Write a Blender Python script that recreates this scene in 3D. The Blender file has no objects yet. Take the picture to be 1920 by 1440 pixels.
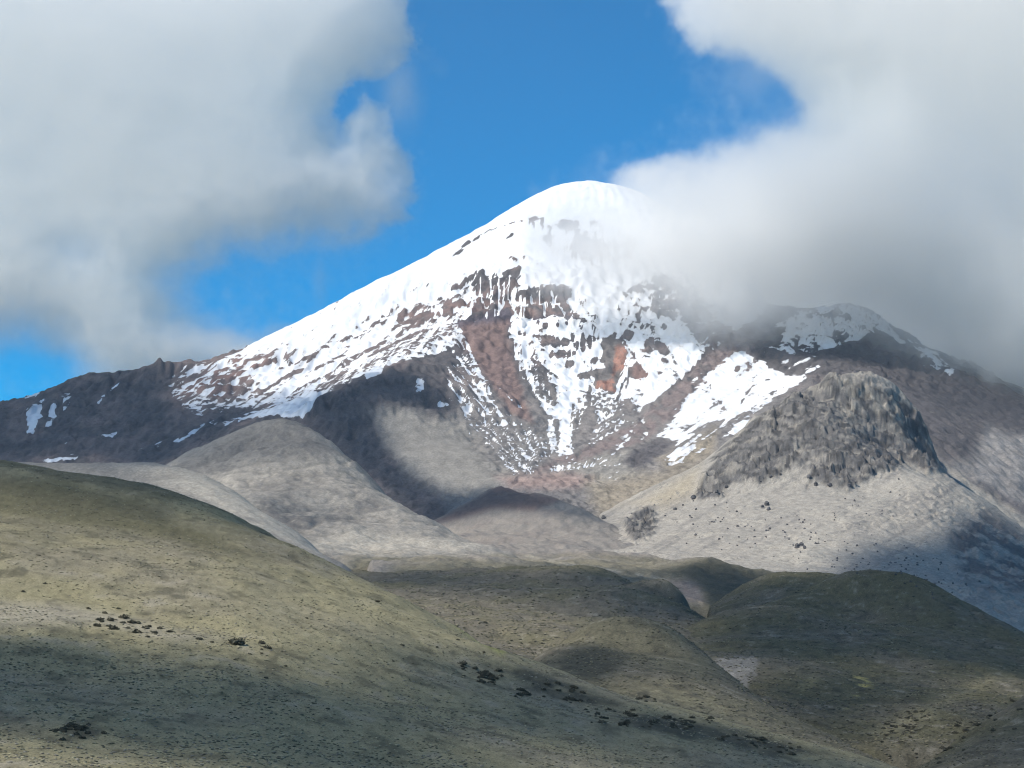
import bpy, math, time
import numpy as np
from mathutils import Vector

T0 = time.time()
rng = np.random.default_rng(11)
scene = bpy.context.scene
COL = scene.collection

# ------------------------------------------------------------------ camera
F = 3583.0                      # focal length in pixels of a 1920 px wide frame
PITCH = math.radians(7.0)
cam_data = bpy.data.cameras.new('camera')
cam_data.sensor_width = 36.0
cam_data.lens = 36.0 * F / 1920.0
cam_data.clip_start = 0.5
cam_data.clip_end = 120000.0
cam = bpy.data.objects.new('camera', cam_data)
cam.rotation_euler = (math.radians(90) + PITCH, 0, 0)
COL.objects.link(cam)
scene.camera = cam

# ------------------------------------------------------------------ sky, sun, exposure
SUN = np.array([-0.60, -0.34, 0.72]); SUN /= np.linalg.norm(SUN)
SUN_EL = math.asin(SUN[2]); SUN_AZ = math.atan2(SUN[0], SUN[1])
world = bpy.data.worlds.new('World'); scene.world = world; world.use_nodes = True
wn = world.node_tree; wn.nodes.clear()
sky = wn.nodes.new('ShaderNodeTexSky'); sky.sky_type = 'NISHITA'; sky.sun_disc = False
sky.sun_elevation = SUN_EL; sky.sun_rotation = SUN_AZ
sky.altitude = 4200; sky.air_density = 1.0; sky.dust_density = 0.1; sky.ozone_density = 2.0
hsv = wn.nodes.new('ShaderNodeHueSaturation')      # thin, clear air: a deeper blue overhead
hsv.inputs['Hue'].default_value = 0.492; hsv.inputs['Saturation'].default_value = 1.8; hsv.inputs['Value'].default_value = 0.95
wn.links.new(sky.outputs[0], hsv.inputs['Color'])
bg = wn.nodes.new('ShaderNodeBackground'); bg.inputs['Strength'].default_value = 0.15
wo = wn.nodes.new('ShaderNodeOutputWorld')
wn.links.new(hsv.outputs[0], bg.inputs[0]); wn.links.new(bg.outputs[0], wo.inputs[0])
sun_data = bpy.data.lights.new('sun', 'SUN'); sun_data.energy = 5.0
sun_data.angle = math.radians(0.5); sun_data.color = (1.0, 0.945, 0.865)
sun = bpy.data.objects.new('sun', sun_data)
sun.rotation_euler = Vector(SUN).to_track_quat('Z', 'Y').to_euler(); sun.location = (-3000, -1500, 6000)
COL.objects.link(sun)
vs = scene.view_settings
vs.view_transform = 'Standard'; vs.look = 'None'; vs.exposure = 0.15; vs.gamma = 1.0; vs.use_curve_mapping = False
scene.cycles.use_denoising = True
scene.cycles.filter_width = 1.0
scene.cycles.max_bounces = 24
scene.cycles.diffuse_bounces = 2
scene.cycles.volume_bounces = 14
scene.cycles.volume_step_rate = 3.0
scene.cycles.volume_preview_step_rate = 3.0
scene.cycles.transparent_max_bounces = 16

# ------------------------------------------------------------------ helpers: projection, noise, fields
CE, SE = math.cos(PITCH), math.sin(PITCH)
def P(px, py, d):
    """World point seen at photo pixel (px, py) whose forward distance is d metres."""
    u, v = (px - 960.0) / F, (720.0 - py) / F
    k = d / (CE - v * SE)
    return np.array([u * k, d, (SE + v * CE) * k])
def project(x, y, z):
    yc = y * CE + z * SE; zc = -y * SE + z * CE
    return 960.0 + F * x / yc, 720.0 - F * zc / yc

def _h2(ix, iy, seed):
    h = ix.astype(np.uint32) * np.uint32(374761393) + iy.astype(np.uint32) * np.uint32(668265263) + np.uint32((seed * 2246822519) & 0xffffffff)
    h = (h ^ (h >> np.uint32(13))) * np.uint32(1274126177)
    h ^= h >> np.uint32(16)
    return h
_ANG = np.linspace(0, 2 * np.pi, 257)[:256]
_GX, _GY = np.cos(_ANG).astype(np.float32), np.sin(_ANG).astype(np.float32)
def perlin(x, y, seed=0):
    x = np.asarray(x, np.float32); y = np.asarray(y, np.float32)
    x0 = np.floor(x); y0 = np.floor(y)
    fx = x - x0; fy = y - y0
    ix = x0.astype(np.int64); iy = y0.astype(np.int64)
    sx = fx * fx * fx * (fx * (fx * 6 - 15) + 10); sy = fy * fy * fy * (fy * (fy * 6 - 15) + 10)
    def g(i, j):
        a = (_h2(ix + i, iy + j, seed) & np.uint32(255)).astype(np.int64)
        return _GX[a] * (fx - i) + _GY[a] * (fy - j)
    n0 = g(0, 0); n0 = n0 + sx * (g(1, 0) - n0)
    n1 = g(0, 1); n1 = n1 + sx * (g(1, 1) - n1)
    return (n0 + sy * (n1 - n0)) * 1.4
def fbm(x, y, oct=5, seed=0, gain=0.5, lac=2.03):
    s = 0.0; a = 1.0; t = 0.0
    for o in range(oct):
        s = s + a * perlin(x, y, seed + o * 17); t += a
        a *= gain; x = x * lac + 13.7; y = y * lac - 7.1
    return s / t * 1.5
def ridged(x, y, oct=5, seed=0, gain=0.55, lac=2.07):
    s = 0.0; a = 1.0; t = 0.0; w = 1.0
    for o in range(oct):
        n = 1.0 - np.abs(perlin(x, y, seed + o * 31)) * 1.6
        n = np.clip(n, 0, 1) ** 2
        s = s + a * n * w; t += a; w = np.clip(n * 1.6, 0, 1)
        a *= gain; x = x * lac + 5.3; y = y * lac + 9.9
    return s / t
def sst(a, b, x):
    t = np.clip((x - a) / (b - a), 0, 1)
    return t * t * (3 - 2 * t)
def mix(a, b, t):
    return a + (b - a) * t
def line_dist(px, py, pts):
    """Distance to a polyline."""
    d = np.full(px.shape, 1e9, np.float32)
    for (ax, ay), (bx, by) in zip(pts[:-1], pts[1:]):
        vx, vy = bx - ax, by - ay
        t = np.clip(((px - ax) * vx + (py - ay) * vy) / (vx * vx + vy * vy + 1e-9), 0, 1)
        d = np.minimum(d, np.hypot(px - ax - t * vx, py - ay - t * vy))
    return d
def poly_sd(px, py, pts):
    """Signed distance to a polygon, positive inside."""
    pts = list(pts); q = pts + [pts[0]]
    d = line_dist(px, py, q)
    ins = np.zeros(px.shape, bool)
    for (ax, ay), (bx, by) in zip(q[:-1], q[1:]):
        if ay == by: continue
        c = (ay > py) != (by > py)
        ins ^= c & (px < (bx - ax) * (py - ay) / (by - ay) + ax)
    return np.where(ins, d, -d)
def interp(px, pts):
    a = np.array(pts, float)
    return np.interp(px, a[:, 0], a[:, 1])

def facets(u, v, seed):
    """Broken rock: every cell of an uneven mosaic is a tilted face. Returns height and distance to the cell centre."""
    iu = np.floor(u).astype(np.int64); iv = np.floor(v).astype(np.int64)
    best = np.full(u.shape, 1e9, np.float32); val = np.zeros(u.shape, np.float32)
    for a in (-1, 0, 1):
        for b in (-1, 0, 1):
            h = _h2(iu + a, iv + b, seed)
            cu = iu + a + (h & np.uint32(1023)) / 1023.0; cv = iv + b + ((h >> np.uint32(10)) & np.uint32(1023)) / 1023.0
            h2 = _h2(iu + a, iv + b, seed + 7)
            r = (h2 & np.uint32(255)) / 255.0 - .5; gu = ((h2 >> np.uint32(8)) & np.uint32(255)) / 255.0 - .5; gv = ((h2 >> np.uint32(16)) & np.uint32(255)) / 255.0 - .5
            du, dv = u - cu, v - cv; d = du * du + dv * dv
            m = d < best
            best = np.where(m, d, best); val = np.where(m, r + 1.5 * (gu * du + gv * dv), val)
    return val, np.sqrt(best)

class TPS:
    def __init__(self, pts, lam=2e-4):
        p = np.array(pts, float)
        self.c = p[:, :2] / 1000.0; z = p[:, 2] / 1000.0
        n = len(p)
        r2 = ((self.c[:, None] - self.c[None]) ** 2).sum(-1)
        K = np.where(r2 > 0, 0.5 * r2 * np.log(r2 + 1e-20), 0) + np.eye(n) * lam
        A = np.zeros((n + 3, n + 3)); A[:n, :n] = K
        A[:n, n] = 1; A[:n, n + 1:] = self.c; A[n:, :n] = A[:n, n:].T
        self.w = np.linalg.solve(A, np.concatenate([z, [0, 0, 0]])).astype(np.float64)
    def __call__(self, x, y):
        sh = x.shape; X = x.ravel() / 1000.0; Y = y.ravel() / 1000.0
        n = len(self.c)
        out = self.w[n] + self.w[n + 1] * X + self.w[n + 2] * Y
        for i in range(n):
            r2 = (X - self.c[i, 0]) ** 2 + (Y - self.c[i, 1]) ** 2
            out += self.w[i] * 0.5 * r2 * np.log(r2 + 1e-20)
        return (out * 1000.0).reshape(sh)

def tps_layer(crest, front, back=(), lam=2e-4, rounds=3, reach=(0.8, 1.15)):
    """Height field through ridge points, points on the slope facing us and the slope falling away behind.
    The ridge heights are corrected until the highest line of sight over the hill is the ridge itself."""
    cr = np.array([P(*c[:3]) for c in crest]); fr = [P(*c[:3]) for c in front]
    for it in range(rounds + 1):
        pts = list(cr) + list(fr)
        for p in cr:
            for dd, dz in back:
                pts.append(np.array([p[0] * (1 + dd / p[1]), p[1] + dd, p[2] - dz]))
        t = TPS(pts, lam)
        if it == rounds: return t
        yy = cr[:, 1:2] * np.linspace(reach[0], reach[1], 70)[None]
        xx = cr[:, 0:1] / cr[:, 1:2] * yy
        q = project(xx, yy, t(xx, yy))[1].min(1)
        cr[:, 2] += np.clip(q - np.array([c[1] for c in crest]), -25, 25) * cr[:, 1] / F * 0.8

def pgrid(px0, px1, y0, y1, dpx, ny, power=1.0):
    """Grid of columns at even bearings and rows at geometric distances, so that the mesh is finest near the viewer."""
    u = np.arange(px0, px1 + dpx, dpx)
    u = (u - 960.0) / F
    y = y0 * (y1 / y0) ** (np.linspace(0, 1, ny) ** power)
    Y, U = np.meshgrid(y, u, indexing='ij')
    return U * Y, Y

def grid_mesh(name, X, Y, Z, attrs, mat, closed=False):
    ny, nx = X.shape
    co = np.stack([X, Y, Z], -1).reshape(-1, 3).astype(np.float32)
    idx = np.arange(ny * nx).reshape(ny, nx)
    q = np.stack([idx[:-1, :-1], idx[:-1, 1:], idx[1:, 1:], idx[1:, :-1]], -1).reshape(-1, 4)
    me = bpy.data.meshes.new(name)
    me.vertices.add(len(co)); me.vertices.foreach_set('co', co.ravel())
    me.loops.add(q.size); me.loops.foreach_set('vertex_index', q.ravel().astype(np.int32))
    me.polygons.add(len(q)); me.polygons.foreach_set('loop_start', (np.arange(len(q)) * 4).astype(np.int32))
    me.update(calc_edges=True)
    me.polygons.foreach_set('use_smooth', np.ones(len(q), bool))
    for k, v in attrs.items():
        v = np.asarray(v, np.float32)
        if v.ndim == 3:
            a = me.attributes.new(k, 'FLOAT_COLOR', 'POINT')
            c = np.ones((len(co), 4), np.float32); c[:, :3] = v.reshape(-1, 3)
            a.data.foreach_set('color', c.ravel())
        else:
            a = me.attributes.new(k, 'FLOAT', 'POINT')
            a.data.foreach_set('value', v.ravel())
    me.materials.append(mat)
    ob = bpy.data.objects.new(name, me); COL.objects.link(ob)
    return ob

def tag(o, label, cat=None, kind=None, group=None):
    o['label'] = label
    if cat: o['category'] = cat
    if kind: o['kind'] = kind
    if group: o['group'] = group
    return o

def curvature(Z, k=4):
    """Height against the neighbourhood mean: positive on ribs, negative in gullies."""
    S = Z.astype(np.float64)
    p = np.pad(S, k, mode='edge'); c = np.cumsum(np.cumsum(p, 0), 1); c = np.pad(c, ((1, 0), (1, 0)))
    n = 2 * k + 1
    m = (c[n:, n:] - c[:-n, n:] - c[n:, :-n] + c[:-n, :-n]) / (n * n)
    return S - m

# ------------------------------------------------------------------ materials
def ground_material(name, fine, fine_amt, bump_scale, bump_dist, snow=False, speck=None):
    """Base colour and snow cover come with the terrain; grain, speckle and fine relief are added here."""
    m = bpy.data.materials.new(name); m.use_nodes = True
    nt = m.node_tree; nt.nodes.clear(); N = nt.nodes.new; L = nt.links.new
    out = N('ShaderNodeOutputMaterial'); b = N('ShaderNodeBsdfPrincipled')
    b.inputs['Roughness'].default_value = 0.95; b.inputs['Specular IOR Level'].default_value = 0.1
    L(b.outputs[0], out.inputs[0])
    geo = N('ShaderNodeNewGeometry')
    col = N('ShaderNodeAttribute'); col.attribute_name = 'tint'
    n1 = N('ShaderNodeTexNoise'); n1.inputs['Scale'].default_value = fine; n1.inputs['Detail'].default_value = 4; n1.inputs['Roughness'].default_value = 0.7
    L(geo.outputs['Position'], n1.inputs['Vector'])
    mr = N('ShaderNodeMapRange'); mr.inputs['From Min'].default_value = 0.25; mr.inputs['From Max'].default_value = 0.75
    mr.inputs['To Min'].default_value = 1 - fine_amt; mr.inputs['To Max'].default_value = 1 + fine_amt
    L(n1.outputs['Fac'], mr.inputs['Value'])
    mul = N('ShaderNodeVectorMath'); mul.operation = 'SCALE'
    L(col.outputs['Color'], mul.inputs[0]); L(mr.outputs[0], mul.inputs['Scale'])
    base = mul.outputs[0]
    bump = N('ShaderNodeBump'); bump.inputs['Distance'].default_value = bump_dist; bump.inputs['Strength'].default_value = 1.0
    n2 = N('ShaderNodeTexNoise'); n2.inputs['Scale'].default_value = bump_scale; n2.inputs['Detail'].default_value = 5; n2.inputs['Roughness'].default_value = 0.65
    L(geo.outputs['Position'], n2.inputs['Vector'])
    hgt = n2.outputs['Fac']
    if snow:
        sa = N('ShaderNodeAttribute'); sa.attribute_name = 'snow'
        n3 = N('ShaderNodeTexNoise'); n3.inputs['Scale'].default_value = 0.11; n3.inputs['Detail'].default_value = 4; n3.inputs['Roughness'].default_value = 0.65
        L(geo.outputs['Position'], n3.inputs['Vector'])
        ma = N('ShaderNodeMath'); ma.operation = 'MULTIPLY_ADD'; ma.inputs[1].default_value = 0.5; ma.inputs[2].default_value = -0.25
        L(n3.outputs['Fac'], ma.inputs[0])
        ad = N('ShaderNodeMath'); ad.operation = 'ADD'; L(ma.outputs[0], ad.inputs[0]); L(sa.outputs['Fac'], ad.inputs[1])
        st = N('ShaderNodeMapRange'); st.interpolation_type = 'SMOOTHSTEP'
        st.inputs['From Min'].default_value = -0.05; st.inputs['From Max'].default_value = 0.09
        L(ad.outputs[0], st.inputs['Value'])
        mx = N('ShaderNodeMix'); mx.data_type = 'RGBA'
        sc = N('ShaderNodeAttribute'); sc.attribute_name = 'snow_tint'
        L(st.outputs[0], mx.inputs['Factor']); L(base, mx.inputs['A']); L(sc.outputs['Color'], mx.inputs['B'])
        base = mx.outputs['Result']
        inv = N('ShaderNodeMapRange'); inv.inputs['To Min'].default_value = 1.0; inv.inputs['To Max'].default_value = 0.25
        L(st.outputs[0], inv.inputs['Value']); L(inv.outputs[0], bump.inputs['Strength'])
    L(hgt, bump.inputs['Height']); L(bump.outputs[0], b.inputs['Normal'])
    L(base, b.inputs['Base Color'])
    return m

C = lambda r, g, b: np.array([r, g, b], np.float32)
def shade(base, *layers):
    """Colour field: base, then (colour, weight) pairs laid over it."""
    out = np.broadcast_to(base, layers[0][1].shape + (3,)).copy() if base.ndim == 1 else base.copy()
    for c, w in layers:
        out += (c - out) * np.clip(w, 0, 1)[..., None]
    return out.astype(np.float32)
# ------------------------------------------------------------------ terrain: the snow mountain
def blur3(A, n=1):
    for _ in range(n):
        p = np.pad(A, 1, mode='edge')
        A = (p[:-2, 1:-1] + p[2:, 1:-1] + p[1:-1, :-2] + p[1:-1, 2:] + 4 * p[1:-1, 1:-1]) / 8
    return A

def bilin(A, fx, fy):
    ny, nx = A.shape
    fx = np.clip(fx, 0, nx - 1.001); fy = np.clip(fy, 0, ny - 1.001)
    ix = fx.astype(int); iy = fy.astype(int); u = fx - ix; v = fy - iy
    return (A[iy, ix] * (1 - u) * (1 - v) + A[iy, ix + 1] * u * (1 - v) + A[iy + 1, ix] * (1 - u) * v + A[iy + 1, ix + 1] * u * v)

def erode(H, n, steps, batches, seed, cap_k=5.0, er=0.25, dep=0.25):
    """Rain drops run down the slope, cut gullies and drop their load where it flattens. Heights in cells."""
    r = np.random.default_rng(seed)
    ny, nx = H.shape
    H = H.astype(np.float32).copy(); H0 = H.copy()
    for b in range(batches):
        x = r.uniform(1, nx - 3, n).astype(np.float32); y = r.uniform(1, ny - 3, n).astype(np.float32)
        dx = np.zeros(n, np.float32); dy = np.zeros(n, np.float32)
        v = np.ones(n, np.float32); w = np.ones(n, np.float32); s = np.zeros(n, np.float32)
        D = np.zeros(ny * nx, np.float64)
        Hf = H.ravel()
        for k in range(steps):
            ix = x.astype(np.int32); iy = y.astype(np.int32); u = x - ix; t = y - iy
            i = iy * nx + ix
            a, bb, c, d = Hf[i], Hf[i + 1], Hf[i + nx], Hf[i + nx + 1]
            gx = (bb - a) * (1 - t) + (d - c) * t; gy = (c - a) * (1 - u) + (d - bb) * u
            h = a * (1 - u) * (1 - t) + bb * u * (1 - t) + c * (1 - u) * t + d * u * t
            dx = dx * 0.1 - gx * 0.9; dy = dy * 0.1 - gy * 0.9
            l = np.sqrt(dx * dx + dy * dy) + 1e-6; dx /= l; dy /= l
            nxp = np.clip(x + dx, 1, nx - 3); nyp = np.clip(y + dy, 1, ny - 3)
            jx = nxp.astype(np.int32); jy = nyp.astype(np.int32); uu = nxp - jx; tt = nyp - jy
            j = jy * nx + jx
            hn = Hf[j] * (1 - uu) * (1 - tt) + Hf[j + 1] * uu * (1 - tt) + Hf[j + nx] * (1 - uu) * tt + Hf[j + nx + 1] * uu * tt
            dh = hn - h
            cap = np.maximum(-dh, 0.01) * v * w * cap_k
            over = (s > cap) | (dh > 0)
            amt = np.where(dh > 0, np.minimum(dh, s), (s - cap) * dep)
            ero = np.minimum((cap - s) * er, np.maximum(-dh, 0))
            q = np.where(over, amt, -ero)
            s = s - q
            for off, wt in ((0, (1 - u) * (1 - t)), (1, u * (1 - t)), (nx, (1 - u) * t), (nx + 1, u * t)):
                D += np.bincount(i + off, weights=q * wt, minlength=ny * nx)[:ny * nx]
            v = np.sqrt(np.maximum(v * v - dh * 2.0, 0.01)); v = np.minimum(v, 6); w *= 0.985
            x, y = nxp, nyp
        D = blur3(D.reshape(ny, nx), 1)
        H = H + np.clip(D, -1.2, 1.2).astype(np.float32)
    return H - H0

M_CREST = [(-250, 830, 8650), (-120, 790, 8600), (0, 750, 8500), (75, 733, 8500), (150, 704, 8450), (250, 691, 8400), (305, 676, 8350), (345, 682, 8350), (400, 672, 8350), (450, 655, 8400),
           (500, 631, 8450), (560, 604, 8500), (640, 564, 8580), (700, 530, 8650), (760, 503, 8720), (830, 465, 8800), (890, 434, 8850), (950, 399, 8900), (1000, 369, 8950), (1045, 349, 9000), (1090, 342, 9000), (1135, 346, 9000),
           (1200, 361, 9050), (1260, 395, 9080), (1330, 448, 9100), (1400, 530, 9100), (1480, 600, 9000)]
M_CREST2 = [(1540, 578, 8400), (1590, 569, 8350), (1645, 584, 8300), (1700, 622, 8250), (1760, 662, 8200), (1850, 692, 8100), (1920, 730, 8050), (2050, 790, 8000), (2200, 850, 7950)]
M_FRONT = [(1090, 385, 8850), (1050, 450, 8620), (960, 470, 8600), (1150, 450, 8620), (1050, 520, 8360), (950, 530, 8330), (1050, 560, 8230), (960, 588, 8110), (1040, 600, 8090), (900, 600, 8090),
           (1050, 650, 7860), (1060, 720, 7500), (1060, 800, 7050), (1060, 870, 6550), (1050, 905, 6200),
           (1200, 500, 8500), (1200, 560, 8300), (1200, 650, 7900), (1190, 740, 7420), (1140, 820, 6900), (1300, 560, 8300),
           (1370, 640, 7900), (1330, 690, 7600), (1270, 750, 7230), (1200, 812, 6850), (1150, 850, 6550),
           (1450, 700, 7600), (1400, 750, 7250), (1320, 800, 6850), (1250, 860, 6420), (1200, 890, 6200), (1430, 625, 8000),
           (1590, 640, 7950), (1500, 680, 7650), (1600, 690, 7350), (1700, 700, 7600), (1800, 760, 7300), (1920, 850, 6800), (1850, 850, 6600), (1920, 950, 6200), (2100, 950, 6700), (1760, 820, 6500), (2100, 1050, 6000),
           (870, 612, 8000), (800, 650, 7700), (720, 688, 7320), (655, 714, 7250), (592, 745, 7050),
           (450, 700, 8100), (600, 650, 8260), (700, 600, 8380), (800, 540, 8520), (500, 765, 7650), (350, 790, 7600), (200, 780, 7900), (100, 800, 7900), (0, 820, 7900), (300, 850, 7300), (100, 862, 7400), (0, 875, 7400), (-200, 900, 7500), (420, 860, 6800),
           (300, 720, 8200), (150, 740, 8250), (600, 700, 7950), (700, 655, 8000),
           (785, 716, 7180), (850, 752, 7080), (900, 835, 6780), (760, 800, 6850), (800, 855, 6450), (850, 905, 6150), (900, 925, 5980), (950, 880, 6300), (930, 830, 6700), (970, 760, 7200), (940, 690, 7600),
           (640, 790, 6850), (640, 850, 6600), (720, 900, 6250), (780, 940, 5950), (685, 760, 6980), (585, 810, 6850),
           (830, 975, 5650), (1000, 890, 6050), (1100, 905, 6050), (950, 935, 5600), (1120, 965, 5500), (1240, 930, 5800), (600, 1000, 5400), (300, 950, 5800), (1500, 1000, 5400), (1900, 1100, 5300)]
ext = []
for c in M_CREST:
    p = P(*c)
    for dd, dz in ((450, 130), (1100, 520), (1900, 1050)):
        ext.append(np.array([p[0] * (1 + dd / p[1]), p[1] + dd, p[2] - dz]))
for c in M_CREST2:
    p = P(*c)
    for dd, dz in ((350, 120), (900, 450), (1800, 900)):
        if c[0] > 1650 or dd < 600:
            ext.append(np.array([p[0] * (1 + dd / p[1]), p[1] + dd, p[2] - dz]))
m_tps = TPS([P(*c) for c in M_CREST + M_CREST2 + M_FRONT] + ext, 1e-4)

# erosion on an even map of the massif
ES = 9.0; EX0, EX1, EY0, EY1 = -3300.0, 3300.0, 5300.0, 10400.0
ex = np.arange(EX0, EX1, ES); ey = np.arange(EY0, EY1, ES)
GX_, GY_ = np.meshgrid(ex, ey)
cx = np.linspace(EX0, EX1, 240); cy = np.linspace(EY0, EY1, 190)
CXg, CYg = np.meshgrid(cx, cy)
Hc = m_tps(CXg, CYg)
def cubic_up(A, fx, fy):
    """Catmull-Rom resampling."""
    ny, nx = A.shape
    fx = np.clip(fx, 1, nx - 2.001); fy = np.clip(fy, 1, ny - 2.001)
    ix = fx.astype(int); iy = fy.astype(int); u = fx - ix; v = fy - iy
    def w(t): return (-.5 * t + t * t - .5 * t ** 3, 1 - 2.5 * t * t + 1.5 * t ** 3, .5 * t + 2 * t * t - 1.5 * t ** 3, -.5 * t * t + .5 * t ** 3)
    wx, wy = w(u), w(v); out = 0
    for a in range(4):
        for b in range(4):
            out = out + A[np.clip(iy + a - 1, 0, ny - 1), np.clip(ix + b - 1, 0, nx - 1)] * wy[a] * wx[b]
    return out
def m_height(x, y):
    return cubic_up(Hc, (x - EX0) / (EX1 - EX0) * 239, (y - EY0) / (EY1 - EY0) * 189)
HB = m_height(GX_, GY_)
rough = 26 * fbm(GX_ / 420, GY_ / 420, 5, 3, 0.55) + 14 * (ridged(GX_ / 160, GY_ / 160, 4, 9) - 0.4)
HD = rough * .8 + .8 * ES * erode((HB + rough) / ES, 45000, 60, 7, 5)
HD = blur3(HD, 1)
print('erosion', round(time.time() - T0, 1))

X, Y = pgrid(-260, 2180, 5300, 10300, 2.5, 540)
Zb = m_height(X, Y)
px, py = project(X, Y, Zb)
Z_ = Zb + 0.35 * Y
dt = bilin(HD, (X - EX0) / ES, (Y - EY0) / ES)
# the ice cap is smooth, the cliffs are broken, the talus is even
pw = px + 7 * fbm(X / 150, Y / 150, 4, 41); qw = py + 7 * fbm(X / 150, Y / 150, 4, 42)
cap_line = [(400, 700), (500, 660), (600, 640), (760, 540), (850, 520), (900, 480), (1000, 470), (1100, 470), (1250, 480), (1400, 560)]
icecap = sst(-25, 25, interp(pw, cap_line) - qw) * sst(430, 520, pw)
talus = sst(-15, 30, poly_sd(pw, qw, [(705, 760), (760, 770), (850, 790), (905, 850), (960, 900), (930, 915), (840, 925), (780, 890), (720, 830)]))
sfield = sst(-10, 25, poly_sd(pw, qw, [(1375, 660), (1480, 700), (1520, 706), (1450, 745), (1380, 790), (1270, 850), (1220, 840), (1300, 740)]))
farr = sst(1600, 1700, px) * sst(690, 760, py)
calm = np.clip((.8 - .42 * farr) - 0.70 * icecap - 0.66 * talus - 0.6 * sfield, 0.07, 1)
skyl = np.full(px.shape, 1.0)
sky_y = interp(px, [(a, b) for a, b, _ in M_CREST] + [(a, b) for a, b, _ in M_CREST2])
near_sky = sst(45, 4, py - sky_y) * sst(500, 300, px)
wu = X + 14 * fbm(X / 50, Z_ / 50, 3, 71); wz = Z_ + 14 * fbm(X / 50, Z_ / 50, 3, 72)
fa, _ = facets(wu / 62, wz / 44, 73); fb, _ = facets(wu / 25, wz / 19, 74); fc, _ = facets(wu / 120, wz / 90, 75)
crag = 13 * fc + 10 * fa + 5 * fb + 1.6 * fbm(X / 22, Z_ / 18, 3, 78)
cliffs = np.clip(sst(-10, 15, poly_sd(pw, qw, [(840, 555), (900, 505), (1060, 530), (1120, 610), (1000, 630), (860, 618)])) * .9
                 + sst(-10, 20, poly_sd(pw, qw, [(600, 735), (720, 690), (860, 750), (830, 790), (700, 770), (690, 830), (560, 800)])) * .6
                 + sst(-10, 20, poly_sd(pw, qw, [(1020, 620), (1250, 620), (1330, 580), (1400, 640), (1280, 720), (1150, 760), (1080, 700)])) * .5
                 + sst(-10, 20, poly_sd(pw, qw, [(-100, 770), (150, 715), (320, 690), (440, 720), (300, 800), (-100, 880)])) * .6, 0, 1)
strata = cliffs * 4 * np.sin((Zb + 25 * fbm(X / 260, Y / 260, 3, 55)) / 11.0)
push = crag * calm * (0.35 + cliffs) * (1 + 2.2 * sst(1470, 1560, px) * sst(760, 690, py) * sst(540, 570, py))
Y = Y - .5 * push
Z = Zb + dt * calm + .75 * push + strata + icecap * (5 * fbm(X / 120, Z_ / 70, 4, 79) + 2.0 * ridged(X / 60, Z_ / 30, 3, 80))
# summit rocks on the left skyline: a small tower and a notch
Z += 26 * sst(20, 4, np.abs(px - 306)) * sst(70, 20, np.abs(Y - 8350)) - 10 * sst(8, 2, np.abs(px - 212)) * sst(150, 60, np.abs(Y - 8420))
px, py = project(X, Y, Z)
CV = curvature(Z, 3) / 6.0; CV2 = curvature(Z, 9) / 22.0
pw = px + 5 * fbm(X / 70, Y / 70, 3, 141); qw = py + 5 * fbm(X / 70, Y / 70, 3, 142)

# snow cover: positive where snow lies
def pm(pts, soft=14.0):
    return sst(-soft, soft, poly_sd(pw, qw, pts))
def put(S, pts, val, soft=14.0):
    return mix(S, val, pm(pts, soft))
def radial(cxp, cyp, k, rk, seed, oct=4):
    a = np.arctan2(py - cyp, px - cxp); r = np.hypot(px - cxp, py - cyp)
    return fbm(a * k, r * rk, oct, seed, 0.6)
down = radial(1050, 250, 60, 0.012, 201)            # streaks that run down the cone
bowl = radial(1055, 960, 34, 0.014, 211)            # streaks that run together in the bowl
blob = fbm(X / 90, Z / 90, 4, 221, 0.6)
def rills(period, length, seed, u=None, v=None):
    u = px if u is None else u; v = py if v is None else v
    w = u + 5 * fbm(u / 40, v / 40, 3, seed + 5) + 1.5 * fbm(u / 9, v / 14, 2, seed + 6)
    a = 1 - np.abs(perlin(w / period, v / length, seed)) * 2.0; b = 1 - np.abs(perlin(w / period * 1.9, v / length * 1.3, seed + 1)) * 2.0
    g = perlin(u / 45, v / 30, seed + 2)
    return np.maximum(sst(.45, .95, a), .8 * sst(.5, .95, b)) * sst(-.55, .35, g) - .25 + .25 * g
drip = rills(17, 110, 231)                            # rills hanging from the ice edge
rad_a = np.arctan2(py - 250, px - 1050); rad_r = np.hypot(px - 1050, py - 250)
down = .55 * down + .45 * rills(1.0, 2.6, 237, rad_a * 75, rad_r / 45)
bow_a = np.arctan2(py - 960, px - 1055); bow_r = np.hypot(px - 1055, py - 960)
bowl = .45 * bowl + .6 * rills(1.0, 2.4, 239, bow_a * 30, bow_r / 55)
S = np.full(px.shape, -0.9)
S = put(S, [(330, 700), (450, 655), (520, 600), (760, 470), (1000, 330), (1090, 300), (1250, 330), (1480, 520), (1420, 600), (1330, 650), (1305, 690), (1200, 770), (1060, 790), (980, 760), (880, 650), (720, 688), (592, 745), (470, 765), (390, 765), (430, 720)], mix(.75, .40 + .6 * down + .3 * fbm(px / 6, py / 6, 3, 273), sst(450, 540, py)), 8)
S = put(S, [(330, 690), (450, 662), (560, 655), (660, 610), (740, 590), (860, 560), (870, 612), (720, 680), (592, 742), (470, 768), (360, 790), (300, 730)], 0.05 + 1.0 * down, 22)
S = put(S, [(470, 700), (620, 640), (740, 600), (860, 570), (870, 600), (730, 665), (600, 735), (520, 760)], 0.35 + 0.9 * down, 18)
S = put(S, [(745, 585), (790, 575), (775, 600), (750, 612)], -0.3, 8)
S = put(S, [(760, 600), (850, 560), (870, 570), (830, 600), (770, 612)], -0.05 + 0.9 * drip, 8)
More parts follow.
